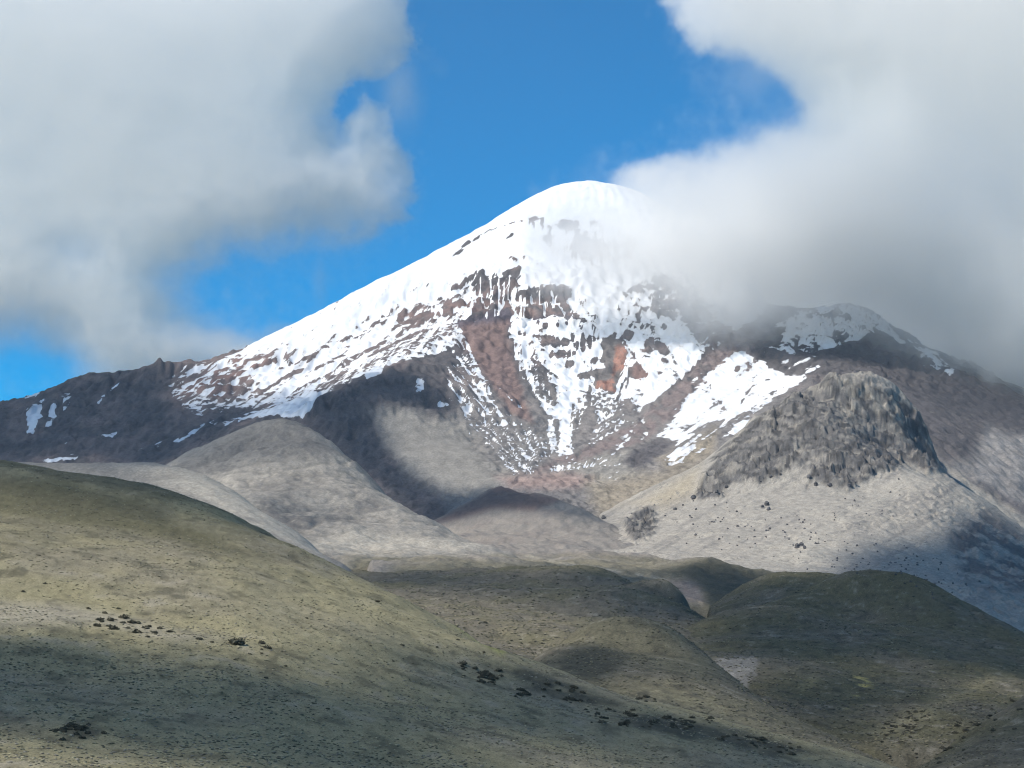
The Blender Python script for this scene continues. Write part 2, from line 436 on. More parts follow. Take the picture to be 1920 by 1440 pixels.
def spots(items, soft=.35, warp=2.2):
    """Union of small tilted ellipses (x, y, rx, ry, degrees)."""
    u = px + warp * fbm(px / 9, py / 9, 3, 261); v = py + warp * fbm(px / 9, py / 9, 3, 262)
    m = np.zeros(px.shape, np.float32)
    for it in items:
        x0, y0, rx, ry = it[:4]; t = math.radians(it[4] if len(it) > 4 else 0)
        du, dv = u - x0, v - y0
        ok = (np.abs(du) < 3 * max(rx, ry)) & (np.abs(dv) < 3 * max(rx, ry))
        a_ = du[ok] * math.cos(t) + dv[ok] * math.sin(t); b_ = -du[ok] * math.sin(t) + dv[ok] * math.cos(t)
        e = np.sqrt((a_ / rx) ** 2 + (b_ / ry) ** 2)
        m[ok] = np.maximum(m[ok], sst(1 + soft, 1 - soft, e))
    return m
def threads(lines, w=1.6):
    """Thin lines (snow rills, rock ribs): lists of points with a width in pixels."""
    u = px + 1.6 * fbm(px / 12, py / 12, 3, 263); v = py + 1.2 * fbm(px / 12, py / 12, 3, 264)
    m = np.zeros(px.shape, np.float32)
    for l in lines:
        ww = w
        if not isinstance(l[-1], tuple): ww, l = l[-1], l[:-1]
        xs_ = [q[0] for q in l]; ys_ = [q[1] for q in l]
        ok = (u > min(xs_) - 12) & (u < max(xs_) + 12) & (v > min(ys_) - 12) & (v < max(ys_) + 12)
        m[ok] = np.maximum(m[ok], sst(ww * 1.25, ww * .55, line_dist(u[ok], v[ok], l)))
    return m
grit = fbm(px / 5, py / 5, 3, 265, .65)
# ice cliffs near the skyline
S = mix(S, -.35, spots([(860, 473, 13, 4, -28), (874, 457, 11, 4, -32), (893, 447, 8, 3, -30)]))
S = mix(S, -.25, threads([[(885, 449), (914, 434), (933, 426), (972, 415), (1015, 409)]], 2.0) * sst(-.35, .1, fbm(px / 9, py / 9, 2, 266)))
S = put(S, [(990, 408), (1022, 405), (1026, 432), (1004, 434), (992, 424)], .0 + .9 * drip, 4)
S = put(S, [(945, 446), (958, 438), (962, 442), (950, 449)], -.15, 3)
S = put(S, [(925, 480), (985, 479), (1012, 480), (1025, 500), (1000, 503), (960, 489)], .28 + .8 * drip + .3 * grit, 6)
S = put(S, [(1022, 418), (1080, 408), (1150, 420), (1195, 448), (1190, 485), (1120, 500), (1050, 485), (1018, 450)], -.15 + .7 * drip + .5 * blob, 10)
# brown bands under the ice
S = put(S, [(842, 542), (856, 531), (872, 521), (893, 508), (909, 504), (907, 524), (887, 534), (864, 541)], -.12 + .55 * grit + .7 * down, 4)
S = put(S, [(903, 512), (918, 516), (935, 511), (955, 507), (978, 499), (971, 520), (963, 540), (958, 562), (957, 578), (902, 600), (880, 595), (889, 566), (887, 542)], -.34 + .55 * drip + .35 * grit, 4)
S = put(S, [(966, 545), (990, 541), (1012, 538), (1044, 535), (1064, 529), (1072, 545), (1066, 563), (1052, 572), (1030, 567), (1010, 572), (966, 573)], -.42 + .35 * grit, 3)
S = put(S, [(858, 600), (905, 589), (957, 574), (963, 588), (930, 596), (862, 608)], -.62 + .3 * grit, 3)
S = put(S, [(965, 576), (1000, 573), (1036, 571), (1062, 571), (1074, 588), (1066, 599), (1046, 593), (1030, 592), (1002, 601), (968, 592)], -.5 + .35 * grit, 3)
S = put(S, [(1072, 572), (1090, 590), (1112, 614), (1100, 614), (1082, 600), (1068, 588)], -.05 + 1.0 * grit, 4)
S = put(S, [(1062, 528), (1080, 545), (1110, 585), (1126, 600), (1112, 600), (1088, 570), (1068, 548)], .1 + .9 * grit, 4)
S = mix(S, -.3, spots([(797, 592, 15, 7, -20), (822, 590, 5, 6, 20), (834, 588, 5, 6, 15), (846, 586, 5, 6, 10), (838, 570, 10, 5, -20), (858, 570, 10, 5, -10), (874, 573, 8, 5), (826, 560, 7, 4, -30), (770, 596, 9, 7, -30), (752, 600, 8, 8, -40)]))
S = mix(S, .45, threads([[(902, 520), (901, 545), (904, 566)], [(919, 522), (921, 550)], [(924, 545), (921, 568)], [(935, 515), (936, 545), (935, 590), 2.2], [(945, 530), (944, 572)], [(955, 520), (953, 560), (956, 572)], [(965, 548), (963, 570), (968, 590)],
                         [(977, 555), (976, 600), 2.2], [(984, 556), (982, 598), 2.2], [(996, 550), (996, 570)], [(1012, 545), (1012, 566), 1.8], [(1035, 545), (1037, 575), 2.4], [(1041, 560), (1038, 575)], [(1020, 572), (1021, 592), 2.0], [(890, 545), (884, 575), (882, 590)], [(872, 585), (870, 598)], [(858, 588), (856, 598)], [(928, 580), (927, 596)], [(912, 585), (913, 598)], [(1050, 575), (1058, 590)]], 1.7))
S = mix(S, .4, threads([[(1012, 571), (1030, 567), (1048, 572)], [(968, 574), (990, 572)], [(1052, 572), (1072, 566), (1086, 578)]], 1.8))
# scree funnel and left wall of the bowl
S = put(S, [(830, 690), (860, 640), (885, 640), (935, 760), (1000, 800), (1035, 830), (1030, 885), (960, 900), (890, 820), (840, 750)], -.36 + 1.0 * bowl + .35 * grit, 14)
S = put(S, [(860, 606), (905, 602), (957, 592), (953, 620), (962, 645), (966, 672), (978, 697), (992, 728), (1010, 765), (1002, 792), (960, 766), (922, 716), (880, 650)], -.8 + .3 * bowl + .25 * grit, 4)
S = mix(S, .3, threads([[(865, 625), (890, 680), (905, 730), 3.5], [(872, 640), (900, 700), 3], [(850, 660), (880, 700), (900, 745), 2.5], [(905, 735), (930, 762), (945, 790), 2.5], [(842, 722), (870, 752), (890, 775), 2], [(862, 745), (905, 770), 2], [(880, 700), (915, 715), (918, 740), 2.5], [(895, 690), (912, 720), 2.5], [(935, 728), (955, 745), (975, 765), 2.5], [(870, 770), (875, 800), (880, 812), 1.6], [(905, 772), (912, 800), 1.6]]) * sst(-.6, .1, fbm(px / 12, py / 12, 3, 267)))
# snow of the bowl with its rock islands
S = put(S, [(962, 600), (1010, 600), (1060, 596), (1120, 612), (1180, 600), (1250, 600), (1300, 650), (1300, 690), (1210, 760), (1130, 770), (1078, 762), (1070, 860), (1046, 860), (1046, 790), (1020, 760), (990, 715), (968, 670)], .55 + .25 * blob + .25 * grit, 6)
S = put(S, [(966, 640), (1000, 640), (1030, 700), (1052, 740), (1040, 760), (1010, 740), (985, 712), (970, 680)], .12 + .75 * bowl + .5 * grit, 8)
ISLES = [(1023, 611, 5, 6), (1046, 610, 4, 3, -50), (1009, 604, 3, 4), (975, 625, 4, 5), (983, 626, 3, 4), (1025, 636, 10, 9, -40), (1001, 630, 3, 3), (1008, 631, 4, 3), (1036, 634, 4, 4, -40), (1044, 643, 8, 10, 30), (1060, 641, 8, 10, 10), (1073, 634, 5, 8), (1082, 648, 3, 9), (1077, 646, 3, 4), (1093, 646, 5, 17), (1105, 642, 5, 14), (1114, 633, 3, 8, -10), (1122, 633, 2.5, 6),
         (1034, 664, 5, 8, 20), (1052, 663, 12, 8, -15), (1067, 663, 4, 7, 20), (1076, 662, 3, 6), (1068, 683, 8, 7), (1115, 675, 8, 5, -30), (1178, 587, 4, 5), (1197, 594, 5, 10, -10), (1185, 612, 9, 2.5, 15), (1178, 628, 10, 11), (1218, 647, 8, 13, 10), (1203, 612, 4, 3), (1245, 612, 5, 6, 30), (1152, 628, 3, 7, 20), (1165, 634, 3, 8, 20), (1242, 655, 16, 9, 40), (1000, 585, 4, 3), (1062, 606, 4, 4), (1088, 612, 4, 4)]
S = mix(S, -.45 + .4 * grit, spots(ISLES))
ROCK7 = [(1129, 632), (1148, 629), (1160, 639), (1172, 653), (1176, 673), (1170, 685), (1165, 699), (1158, 713), (1156, 737), (1148, 737), (1117, 728), (1112, 716), (1118, 710), (1108, 706), (1089, 711), (1081, 706), (1093, 699), (1115, 693), (1139, 689), (1132, 682), (1124, 675), (1132, 665), (1127, 649)]
S = put(S, ROCK7, -.65 + .45 * grit, 2.5)
S = put(S, [(1194, 677), (1211, 694), (1214, 709), (1194, 713), (1175, 709), (1180, 694)], -.45 + .6 * grit, 3)
S = put(S, [(1218, 556), (1240, 545), (1262, 556), (1275, 590), (1262, 604), (1240, 590), (1222, 572)], -.3 + 1.1 * grit, 4)
S = put(S, [(1165, 545), (1200, 530), (1240, 515), (1300, 545), (1350, 610), (1420, 630), (1400, 660), (1330, 660), (1305, 632), (1278, 596), (1262, 560), (1225, 548)], -.3 + .8 * blob + .5 * grit, 8)
S = put(S, [(1075, 745), (1120, 735), (1200, 748), (1215, 785), (1130, 848), (1085, 870), (1076, 820)], .05 + .7 * bowl + .7 * grit, 10)
S = put(S, [(1078, 790), (1112, 770), (1120, 800), (1100, 840), (1080, 850)], -.4 + .8 * bowl + .4 * grit, 6)
S = mix(S, -.35, threads([[(995, 668), (1014, 699), (1040, 740), 3], [(1008, 680), (1050, 712), 2.5], [(978, 690), (1000, 740), (1030, 790), 3], [(1140, 650), (1180, 690), (1175, 730), 2], [(1106, 728), (1104, 770), (1098, 800), 3], [(1086, 732), (1120, 738), (1150, 738), 1.8], [(1104, 762), (1140, 770), 1.8], [(1170, 640), (1195, 676), 2], [(1184, 690), (1165, 725), (1158, 750), 2.5], [(1075, 760), (1068, 800), 2.5], [(1120, 800), (1150, 780), 2], [(1125, 812), (1160, 790), (1190, 775), 2], [(1110, 828), (1150, 802), 2]]) * sst(-.7, .0, fbm(px / 10, py / 10, 3, 268)))
S = put(S, [(1026, 785), (1040, 782), (1044, 845), (1034, 850), (1024, 815)], .2 + .5 * grit, 4)
S = put(S, [(1047, 772), (1072, 772), (1064, 815), (1078, 852), (1062, 868), (1046, 850), (1054, 815)], .4 + .5 * grit, 5)
S = mix(S, -.3, threads([[(640, 682), (720, 642), (765, 618), 4], [(690, 668), (750, 640), (800, 616), 3], [(590, 692), (650, 662), 3.5], [(520, 692), (590, 665), 4.5], [(470, 690), (540, 670), 5], [(560, 728), (640, 690), (700, 650), 2.5], [(610, 652), (660, 630), 3], [(480, 742), (540, 705), (580, 690), 4], [(420, 745), (470, 720), 4]]) * sst(-.5, .2, fbm(px / 14, py / 10, 3, 269)))
fine_b = 1 - rills(1.0, 2.2, 271, bow_a * 44, bow_r / 40)
S = S - .8 * sst(.55, 1.0, fine_b) * sst(-.1, .45, fbm(px / 40, py / 40, 3, 272)) * pm([(960, 600), (1110, 600), (1180, 540), (1320, 620), (1300, 690), (1200, 780), (1060, 860), (1000, 740)], 20) * .55
rib = line_dist(pw, qw, [(1400, 640), (1340, 680), (1280, 740), (1200, 808), (1120, 850), (1020, 890)])
S = mix(S, -0.45 + 1.1 * fbm((px + py) / 30, (px - py * 1.2) / 240, 3, 243), sst(24, 12, rib))
S = put(S, [(1372, 658), (1425, 670), (1480, 700), (1525, 706), (1450, 748), (1390, 790), (1330, 810), (1270, 850), (1215, 880), (1200, 850), (1255, 790), (1330, 700)], 0.42 + 0.5 * blob + .45 * fbm((px * .7 + py) / 12, (px - py * .7) / 110, 4, 252) + .3 * grit, 7)
S = mix(S, -.3, spots([(1382, 692, 5, 7, 20), (1402, 735, 9, 2.5, -50), (1392, 752, 8, 2.5, -55), (1415, 760, 7, 2, -40), (1425, 770, 8, 2, -45), (1440, 712, 7, 3), (1352, 755, 4, 2, -40), (1338, 748, 3, 2), (1450, 735, 8, 2.5, -30), (1330, 795, 10, 3, -30), (1405, 790, 8, 6, -10)]) * .9)
S = put(S, [(1290, 800), (1400, 765), (1460, 745), (1400, 810), (1320, 850), (1230, 885), (1190, 880), (1220, 835)], 0.0 + 1.2 * fbm((px * .7 + py) / 14, (px - py * .7) / 90, 4, 251), 12)
S = put(S, [(1160, 860), (1220, 820), (1270, 825), (1250, 860), (1190, 885)], -0.8, 6)
S = put(S, [(1000, 885), (1120, 855), (1180, 850), (1160, 880), (1190, 885), (1150, 905), (1125, 900), (1140, 880), (1060, 885)], 0.03 + 0.9 * bowl, 6)
S = put(S, [(1405, 625), (1440, 612), (1480, 585), (1560, 560), (1590, 560), (1660, 575), (1740, 650), (1700, 650), (1640, 620), (1590, 645), (1500, 672), (1430, 650)], 0.12 + 1.0 * blob + 0.5 * down, 10)
S = put(S, [(1500, 580), (1545, 570), (1640, 572), (1670, 600), (1640, 618), (1590, 640), (1560, 628), (1520, 650), (1500, 640), (1535, 605)], 0.30 + 0.9 * blob + .7 * grit, 7)
S = put(S, [(1405, 622), (1470, 615), (1465, 645), (1415, 650)], -0.5, 6)
S = put(S, [(1690, 615), (1800, 680), (1790, 720), (1720, 680)], -0.15 + 1.0 * blob, 10)
S = put(S, [(1430, 660), (1560, 670), (1540, 705), (1440, 690)], -0.25 + 1.0 * fbm((px * .5 + py) / 12, (px - py * .5) / 60, 3, 253), 10)
# left ridge: snow tongue and patches
S = put(S, [(405, 797), (470, 775), (540, 752), (602, 735), (585, 765), (570, 785), (520, 780), (470, 785), (420, 800)], 0.5 + 0.5 * blob, 5)
S = put(S, [(330, 815), (420, 780), (400, 800), (345, 830), (280, 850), (230, 862), (260, 840)], 0.0 + 1.1 * down, 8)
for poly in ([(48, 768), (60, 757), (82, 745), (78, 785), (60, 815), (50, 812)], [(92, 760), (104, 752), (106, 780), (96, 798), (84, 806)], [(115, 738), (136, 735), (134, 752), (122, 770), (116, 765)],
             [(180, 752), (190, 742), (226, 714), (228, 718), (182, 760)], [(75, 862), (110, 855), (150, 853), (140, 864), (80, 868)], [(35, 742), (75, 733), (76, 738), (50, 748)], [(345, 684), (372, 682), (395, 680), (375, 694), (352, 700)], [(190, 812), (222, 808), (214, 822), (196, 820)], [(118, 833), (127, 828), (125, 842)]):
    S = put(S, poly, 0.3 + 0.9 * blob, 3)
S = put(S, [(680, 700), (720, 686), (715, 700), (690, 712)], 0.45, 4)
S = put(S, [(780, 700), (800, 700), (790, 745), (778, 735)], 0.1 + 0.8 * blob, 5)
S = put(S, [(815, 745), (835, 745), (845, 765), (820, 765)], 0.0 + 0.9 * blob, 5)
edge = np.clip(1 - np.abs(S) * 1.1, 0.15, 1)
S = S - np.clip(CV, -1.2, 1.2) * 0.28 * edge - np.clip(CV2, -1, 1) * 0.2 * edge
# rock colours
dark = C(.098, .090, .090); brown = C(.165, .132, .122); red = C(.215, .138, .118); grey = C(.21, .195, .18); tal = C(.245, .228, .20); ochre = C(.34, .28, .19); pink = C(.30, .22, .19)
n_a = fbm(X / 200, Z / 120, 4, 301); n_b = fbm(X / 50, Z / 30, 4, 302)
band = 0.5 + 0.5 * np.sin((Z + 30 * n_a) / 16)
T = shade(dark, (brown, sst(-.2, .5, n_a + .3 * n_b)), (grey, sst(650, 800, py) * sst(820, 860, px) * .8),
          (brown, pm([(300, 690), (460, 655), (560, 640), (760, 560), (860, 580), (850, 620), (560, 760), (430, 760), (330, 740)], 30) * .7),
          (red, pm([(395, 690), (450, 665), (520, 670), (480, 700), (420, 740), (330, 740)], 20) * sst(-.6, .2, n_b) * .9),
          (red, pm([(745, 580), (860, 560), (900, 540), (960, 560), (1100, 560), (1110, 590), (900, 600), (750, 610)], 10) * sst(-.4, .4, n_b) * .6),
          (C(.09, .08, .095), pm([(850, 602), (900, 590), (955, 576), (965, 598), (1060, 588), (1115, 612), (1000, 608), (860, 616)], 5) * .9),
          (mix(red, brown, .35), pm([(855, 612), (955, 600), (950, 640), (966, 690), (1000, 795), (955, 770), (900, 690)], 8) * .9),
          (C(.16, .145, .135), pm(ROCK7, 4)), (C(.32, .165, .12), np.maximum(pm([(1153, 652), (1171, 650), (1176, 673), (1168, 695), (1154, 697), (1152, 712), (1148, 706)], 3), pm([(1118, 714), (1148, 713), (1157, 735), (1120, 728)], 3)) * (.8 + .5 * grit)),
          (red, pm([(1185, 690), (1205, 680), (1220, 710), (1190, 725)], 6) * .8),
          (brown, pm([(1240, 520), (1420, 620), (1400, 670), (1300, 640), (1260, 590)], 20) * .9),
          (brown * 1.15, sst(26, 12, rib) * sst(-.3, .5, n_b + .3)),
          (tal, talus), (tal * .95, pm([(690, 770), (760, 760), (870, 790), (920, 860), (990, 900), (900, 940), (830, 930), (760, 880)], 25) * .9),
          (grey * .8, pm([(900, 850), (985, 815), (990, 865), (930, 872)], 8) * sst(-.2, .3, n_b + .15)),
          (tal, pm([(1000, 890), (1120, 855), (1215, 835), (1180, 860), (1200, 890), (1130, 905), (1090, 890)], 8) * .9),
          (pink, pm([(930, 895), (1060, 885), (1110, 900), (1080, 915), (960, 918)], 14) * .9),
          (ochre, pm([(1100, 905), (1260, 880), (1330, 860), (1310, 930), (1200, 970), (1120, 970)], 20) * .55),
          (ochre * .9, pm([(1230, 860), (1300, 830), (1340, 800), (1340, 850), (1260, 880)], 14) * .6),
          (dark * 1.1, pm([(1165, 865), (1190, 840), (1240, 825), (1265, 830), (1225, 862), (1190, 880)], 7)),
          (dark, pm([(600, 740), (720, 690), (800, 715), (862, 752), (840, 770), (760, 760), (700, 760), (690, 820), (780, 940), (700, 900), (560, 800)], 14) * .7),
          (grey * 1.2, pm([(1700, 740), (1800, 760), (1950, 800), (2200, 850), (2200, 1100), (1900, 1050), (1780, 880)], 30) * sst(-.6, .3, n_a)),
          (dark * .9, pm([(1640, 600), (1800, 660), (2000, 720), (2000, 800), (1900, 815), (1850, 800), (1830, 850), (1780, 870), (1700, 800), (1600, 720), (1500, 700), (1420, 680), (1420, 625)], 16) * sst(-.8, -.2, n_b + .2) * .95),
          (C(.30, .275, .235), pm([(1768, 872), (1850, 915), (1925, 962), (2100, 1060), (2100, 1090), (1920, 1000), (1800, 910)], 6)),
          (dark * 1.15, pm([(1812, 896), (1850, 908), (1925, 950), (2060, 1030), (2040, 1040), (1925, 972), (1860, 930)], 6) * .8),
          (dark * 1.1, pm([(1700, 745), (1740, 760), (1790, 820), (1830, 870), (1800, 860), (1750, 810)], 10) * sst(-.4, .2, n_b) * .8))
T *= (0.86 + 0.28 * band * cliffs + 0.14 * (1 - cliffs))[..., None] * (1 + .22 * n_b)[..., None]
ST = shade(C(.74, .755, .775), (C(.56, .585, .62), sst(.0, .55, down * .8 + .5 * fbm(px / 70, py / 40, 4, 314)) * sst(1000, 800, px + .6 * (py - 450)) * .75), (C(.60, .63, .68), sst(.0, .7, fbm(X / 130, Z / 50, 4, 311)) * .5), (C(.58, .565, .545), sst(.42, .0, S) * .7), (C(.50, .54, .59), sst(.15, .6, ridged(px / 26, py / 9, 3, 312) - .2) * icecap * sst(.1, .5, fbm(px / 90, py / 60, 3, 313)) * .5))  # grey blue shading of the upper snow painted into the tint; thin snow tan
mat_mountain = ground_material('snow_and_rock', .14, .36, .07, 4.5, snow=True)
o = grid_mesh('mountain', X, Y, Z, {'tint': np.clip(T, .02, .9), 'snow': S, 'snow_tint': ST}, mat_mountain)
MOUNTAIN = (X, Y, Z)
tag(o, 'high snow capped volcano with brown rock cliffs and a rounded white summit', kind='structure')
print('mountain', round(time.time() - T0, 1))
# ------------------------------------------------------------------ terrain: the foothills
GROUND_Z = -75.0
def hill(name, label, tps, px0, px1, y0, y1, dpx, ny, detail, paint, mat, fade=(90, 90, .06, .06), deep=160):
    X, Y = pgrid(px0, px1, y0, y1, dpx, ny)
    Z = tps(X, Y)
    U = 960 + F * X / Y
    ty = (Y - y0) / (y1 - y0)
    # the skirt of the hill dives under its neighbours
    e = np.maximum.reduce([sst(px0 + fade[0], px0, U), sst(px1 - fade[1], px1, U), sst(fade[2], 0, ty), sst(1 - fade[3], 1, ty)])
    px, py = project(X, Y, Z)
    Z = Z + detail(X, Y, Z, px, py) - deep * e
    px, py = project(X, Y, Z)
    T = paint(X, Y, Z, px, py)
    o = grid_mesh(name, X, Y, Z, {'tint': np.clip(T, .01, .9)}, mat)
    tag(o, label, kind='structure')
    HILLS.append((o, X, Y, Z, tps))
    return o
HILLS = []
mat_scree = ground_material('scree', .26, .36, .10, 1.3)
mat_grass = ground_material('dry_grass', .8, .5, .4, 1.0)

tal = C(.315, .288, .245); grey = C(.19, .176, .155); rockd = C(.112, .106, .100); sand = C(.38, .345, .285); ochre = C(.36, .29, .18); pinkish = C(.255, .212, .182)
straw = C(.282, .250, .146); olive = C(.148, .135, .078); greyg = C(.210, .186, .137); darkg = C(.066, .063, .045); bare = C(.30, .27, .21)

# rocky spur with its pinnacled cliff and pale scree apron
R_CREST = [(1120, 965, 5450), (1180, 935, 5500), (1240, 905, 5560), (1310, 868, 5620), (1380, 812, 5680), (1450, 762, 5740), (1490, 740, 5770), (1530, 727, 5790), (1558, 704, 5830), (1600, 695, 5900), (1650, 704, 5980), (1690, 730, 6020), (1715, 765, 6020), (1740, 810, 5980), (1765, 878, 5820), (1830, 928, 5700), (1920, 990, 5560), (2050, 1075, 5400), (2200, 1160, 5200)]
R_FRONT = [(1310, 930, 5260), (1400, 880, 5330), (1500, 830, 5420), (1600, 800, 5580), (1660, 850, 5560), (1700, 866, 5620), (1745, 893, 5520), (1600, 912, 5180), (1500, 930, 5060), (1400, 960, 4880), (1250, 970, 5000), (1190, 1005, 4800), (1300, 1020, 4480), (1400, 1050, 4120), (1500, 1062, 3950), (1600, 1030, 4350), (1560, 1085, 3750),
           (1700, 955, 4860), (1650, 985, 4650), (1750, 908, 5200), (1800, 925, 5250), (1870, 968, 5120), (1920, 1005, 5020), (1800, 1000, 4660), (1900, 1060, 4500), (1750, 1085, 3950), (1900, 1160, 3600), (1600, 1150, 3300), (2100, 1150, 4300), (2100, 1300, 3400), (1300, 1100, 3500), (1150, 1040, 4300),
           (1690, 800, 5760), (1715, 835, 5740), (1735, 868, 5640), (1640, 780, 5760), (1690, 790, 6420), (1715, 820, 6420), (1742, 862, 6400), (1768, 915, 6350), (1830, 965, 6250), (1640, 760, 6450), (1580, 745, 6400), (1900, 1030, 6100)]
r_tps = tps_layer(R_CREST, R_FRONT, ((250, 55), (500, 150), (900, 420)))
cliff_poly = [(1306, 935), (1312, 905), (1345, 850), (1400, 800), (1450, 757), (1500, 728), (1560, 700), (1600, 712), (1680, 740), (1745, 790), (1758, 850), (1760, 880), (1740, 885), (1700, 868), (1640, 890), (1590, 920), (1560, 910), (1520, 900), (1512, 918), (1525, 870), (1560, 845), (1500, 872), (1450, 895), (1420, 905), (1380, 905), (1340, 935)]
knob_poly = [(1168, 975), (1200, 952), (1230, 950), (1225, 1000), (1190, 1015), (1175, 1000)]
def r_detail(X, Y, Z, px, py):
    w = 10 * fbm(X / 60, Y / 60, 3, 401)
    c = sst(-8, 10, np.maximum(poly_sd(px + w, py + w, cliff_poly), poly_sd(px + w, py + w, knob_poly)))
    bl = fbm(X / 70, Y / 70, 4, 403)
    v = Z + .45 * Y
    wu, wv = X + 10 * fbm(X / 30, v / 30, 3, 421), v + 10 * fbm(X / 30, v / 30, 3, 422)
    f1, _ = facets(wu / 52, wv / 58, 423); f2, _ = facets(wu / 21, wv / 26, 424); f3, _ = facets(wu / 110, wv / 90, 425)
    f4, _ = facets(wu / 10, wv / 11, 431)
    fr = 26 * f3 + 20 * f1 + 15 * f2 + 8 * f4 + 8 * bl
    dark_spur = sst(-20, 20, poly_sd(px, py, [(1620, 990), (1700, 920), (1760, 897), (1850, 950), (1950, 1020), (1950, 1180), (1800, 1120), (1780, 1000)]))
    top = sst(-15, 20, poly_sd(px + w, py + w, [(1380, 805), (1500, 720), (1560, 690), (1610, 680), (1690, 720), (1770, 800), (1790, 900), (1700, 870), (1500, 830)]))
    gul = ridged((X + .4 * Y) / 120 + fbm(X / 200, Y / 200, 3, 427), (Y - .4 * X) / 700, 3, 428)
    low = sst(20, -25, py - interp(px, [(1300, 900), (1400, 870), (1500, 850), (1640, 850), (1760, 860)]))
    return top * (1 - c) * (.45 * fr) + c * (fr * mix(.72, .5, low) + 8 * (1 - low)) + (1 - c) * (2.4 * fbm(X / 30, Y / 30, 4, 404) + 6 * fbm(X / 150, Y / 300, 3, 405) - 5 * gul + 1.5 * f2 * sst(0, .4, bl)) + dark_spur * (10 * (ridged(X / 90, Y / 140, 4, 406) - .4) + 5 * f2)
def r_paint(X, Y, Z, px, py):
    w = 7 * fbm(X / 40, Y / 40, 3, 411)
    c = sst(-6, 6, np.maximum(poly_sd(px + w, py + w, cliff_poly), poly_sd(px + w, py + w, knob_poly)))
    n1 = fbm(X / 120, Y / 120, 4, 412); n2 = fbm(X / 25, Y / 25, 4, 413); n3 = fbm(X / 12, Y / 20, 3, 414)
    st = fbm((px * .55 + py) / 16, (px - .55 * py) / 160, 4, 415)
    cv = curvature(Z, 3)
    specks = np.clip(sst(.26, .46, n3) * sst(-.25, .4, n1 + .3 * n2 + .5 * st), 0, 1)
    T = shade(tal, (sand, sst(0, .6, n1) * .7), (grey * 1.2, sst(.05, .6, st) * .7),
              (ochre, sst(-10, 30, poly_sd(px, py, [(1090, 960), (1200, 930), (1320, 860), (1310, 930), (1250, 960), (1180, 950)])) * .5),
              (sand * 1.08, sst(-10, 40, poly_sd(px, py, [(1420, 1040), (1560, 950), (1690, 880), (1760, 890), (1700, 935), (1600, 1010), (1560, 1075), (1440, 1075)])) * .6),
              (rockd * 1.3, sst(-15, 25, poly_sd(px, py, [(1530, 1010), (1600, 960), (1700, 915), (1790, 905), (1790, 940), (1690, 960), (1600, 1010)])) * sst(0, .35, n2 + .1) * .7),
              (rockd * 1.15, sst(-15, 25, poly_sd(px, py, [(1770, 1000), (1850, 950), (1950, 1010), (1950, 1120), (1850, 1110), (1800, 1090)])) * sst(-.3, .2, n1 + .4 * n2)),
              (grey, sst(-5, 15, poly_sd(px, py, [(1820, 905), (1920, 960), (2100, 1060), (2100, 1100), (1920, 985), (1850, 940)])) * .7),
              (rockd * 1.2, specks * .75), (mix(rockd, tal, .35), sst(-15, 20, poly_sd(px + w, py + w, [(1500, 740), (1560, 690), (1610, 680), (1690, 720), (1770, 800), (1790, 900), (1700, 870)])) * sst(-.2, .25, n2 + .4 * n1)))
    fv, _ = facets((X + 8 * n2) / 26, (Z + .45 * Y + 8 * n3) / 22, 429)
    rk = shade(rockd * 1.05, (grey, sst(.0, .7, n1 + .4 * n2) * .7), (C(.27, .245, .205), sst(.25, .55, fbm(X / 60, (Z + .45 * Y) / 30, 4, 417) + .5 * fv) * .75), (rockd * .55, sst(-.08, -.35, fv) * .8), (grey * 1.15, sst(.2, .45, fv) * .5))  # crevice shade and brighter faces painted into the rock colour
    upper = sst(-20, 30, poly_sd(px + w, py + w, [(1490, 745), (1560, 690), (1620, 680), (1710, 730), (1770, 850), (1700, 830), (1640, 790), (1560, 790), (1500, 800)]))
    rk = mix(rk, np.broadcast_to(C(.235, .215, .18), rk.shape) * (1 + .5 * fv)[..., None], (upper * sst(-.05, .35, n1 + .7 * n2) * .7)[..., None])
    T = mix(T, rk, c[..., None])
    return T * (1 + .20 * n2 + .16 * n3 + .12 * fbm(X / 6, Y / 9, 2, 430))[..., None]
hill('rocky_spur', 'grey rocky spur with a dark pinnacled cliff above pale scree', r_tps, 1060, 2180, 3200, 6900, 2.2, 520, r_detail, r_paint, mat_scree, fade=(70, 60, .05, .05), deep=260)

# moraine floor between the spurs
V_CREST = [(780, 985, 5250), (830, 965, 5300), (870, 945, 5330), (905, 925, 5350), (935, 911, 5350), (957, 920, 5330), (1000, 925, 5300), (1040, 935, 5250), (1080, 950, 5200), (1130, 972, 5150), (1180, 1000, 5050), (1230, 1025, 4900)]
V_FRONT = [(900, 985, 4980), (985, 985, 4900), (1100, 1003, 4750), (850, 1008, 4600), (950, 1025, 4250), (1100, 1035, 4100), (1230, 1045, 4000), (1260, 1060, 3300), (1310, 1052, 3300), (1350, 1058, 3250), (1400, 1078, 3200), (1440, 1090, 3150), (1500, 1115, 3700), (1000, 1050, 3500), (850, 1050, 3300), (700, 1070, 2600), (850, 1068, 2600), (1000, 1064, 2650), (1090, 1066, 2750), (1200, 1085, 3000), (1280, 1120, 2800), (1340, 1135, 2750), (1400, 1112, 2900), (700, 1052, 3200), (1500, 1150, 3000)]
v_tps = tps_layer(V_CREST, V_FRONT, ((200, 45), (500, 130)))
def v_detail(X, Y, Z, px, py):
    return 15 * fbm(X / 170, Y / 200, 5, 501, .55) + 5 * (ridged(X / 60, Y / 90, 4, 502) - .4)
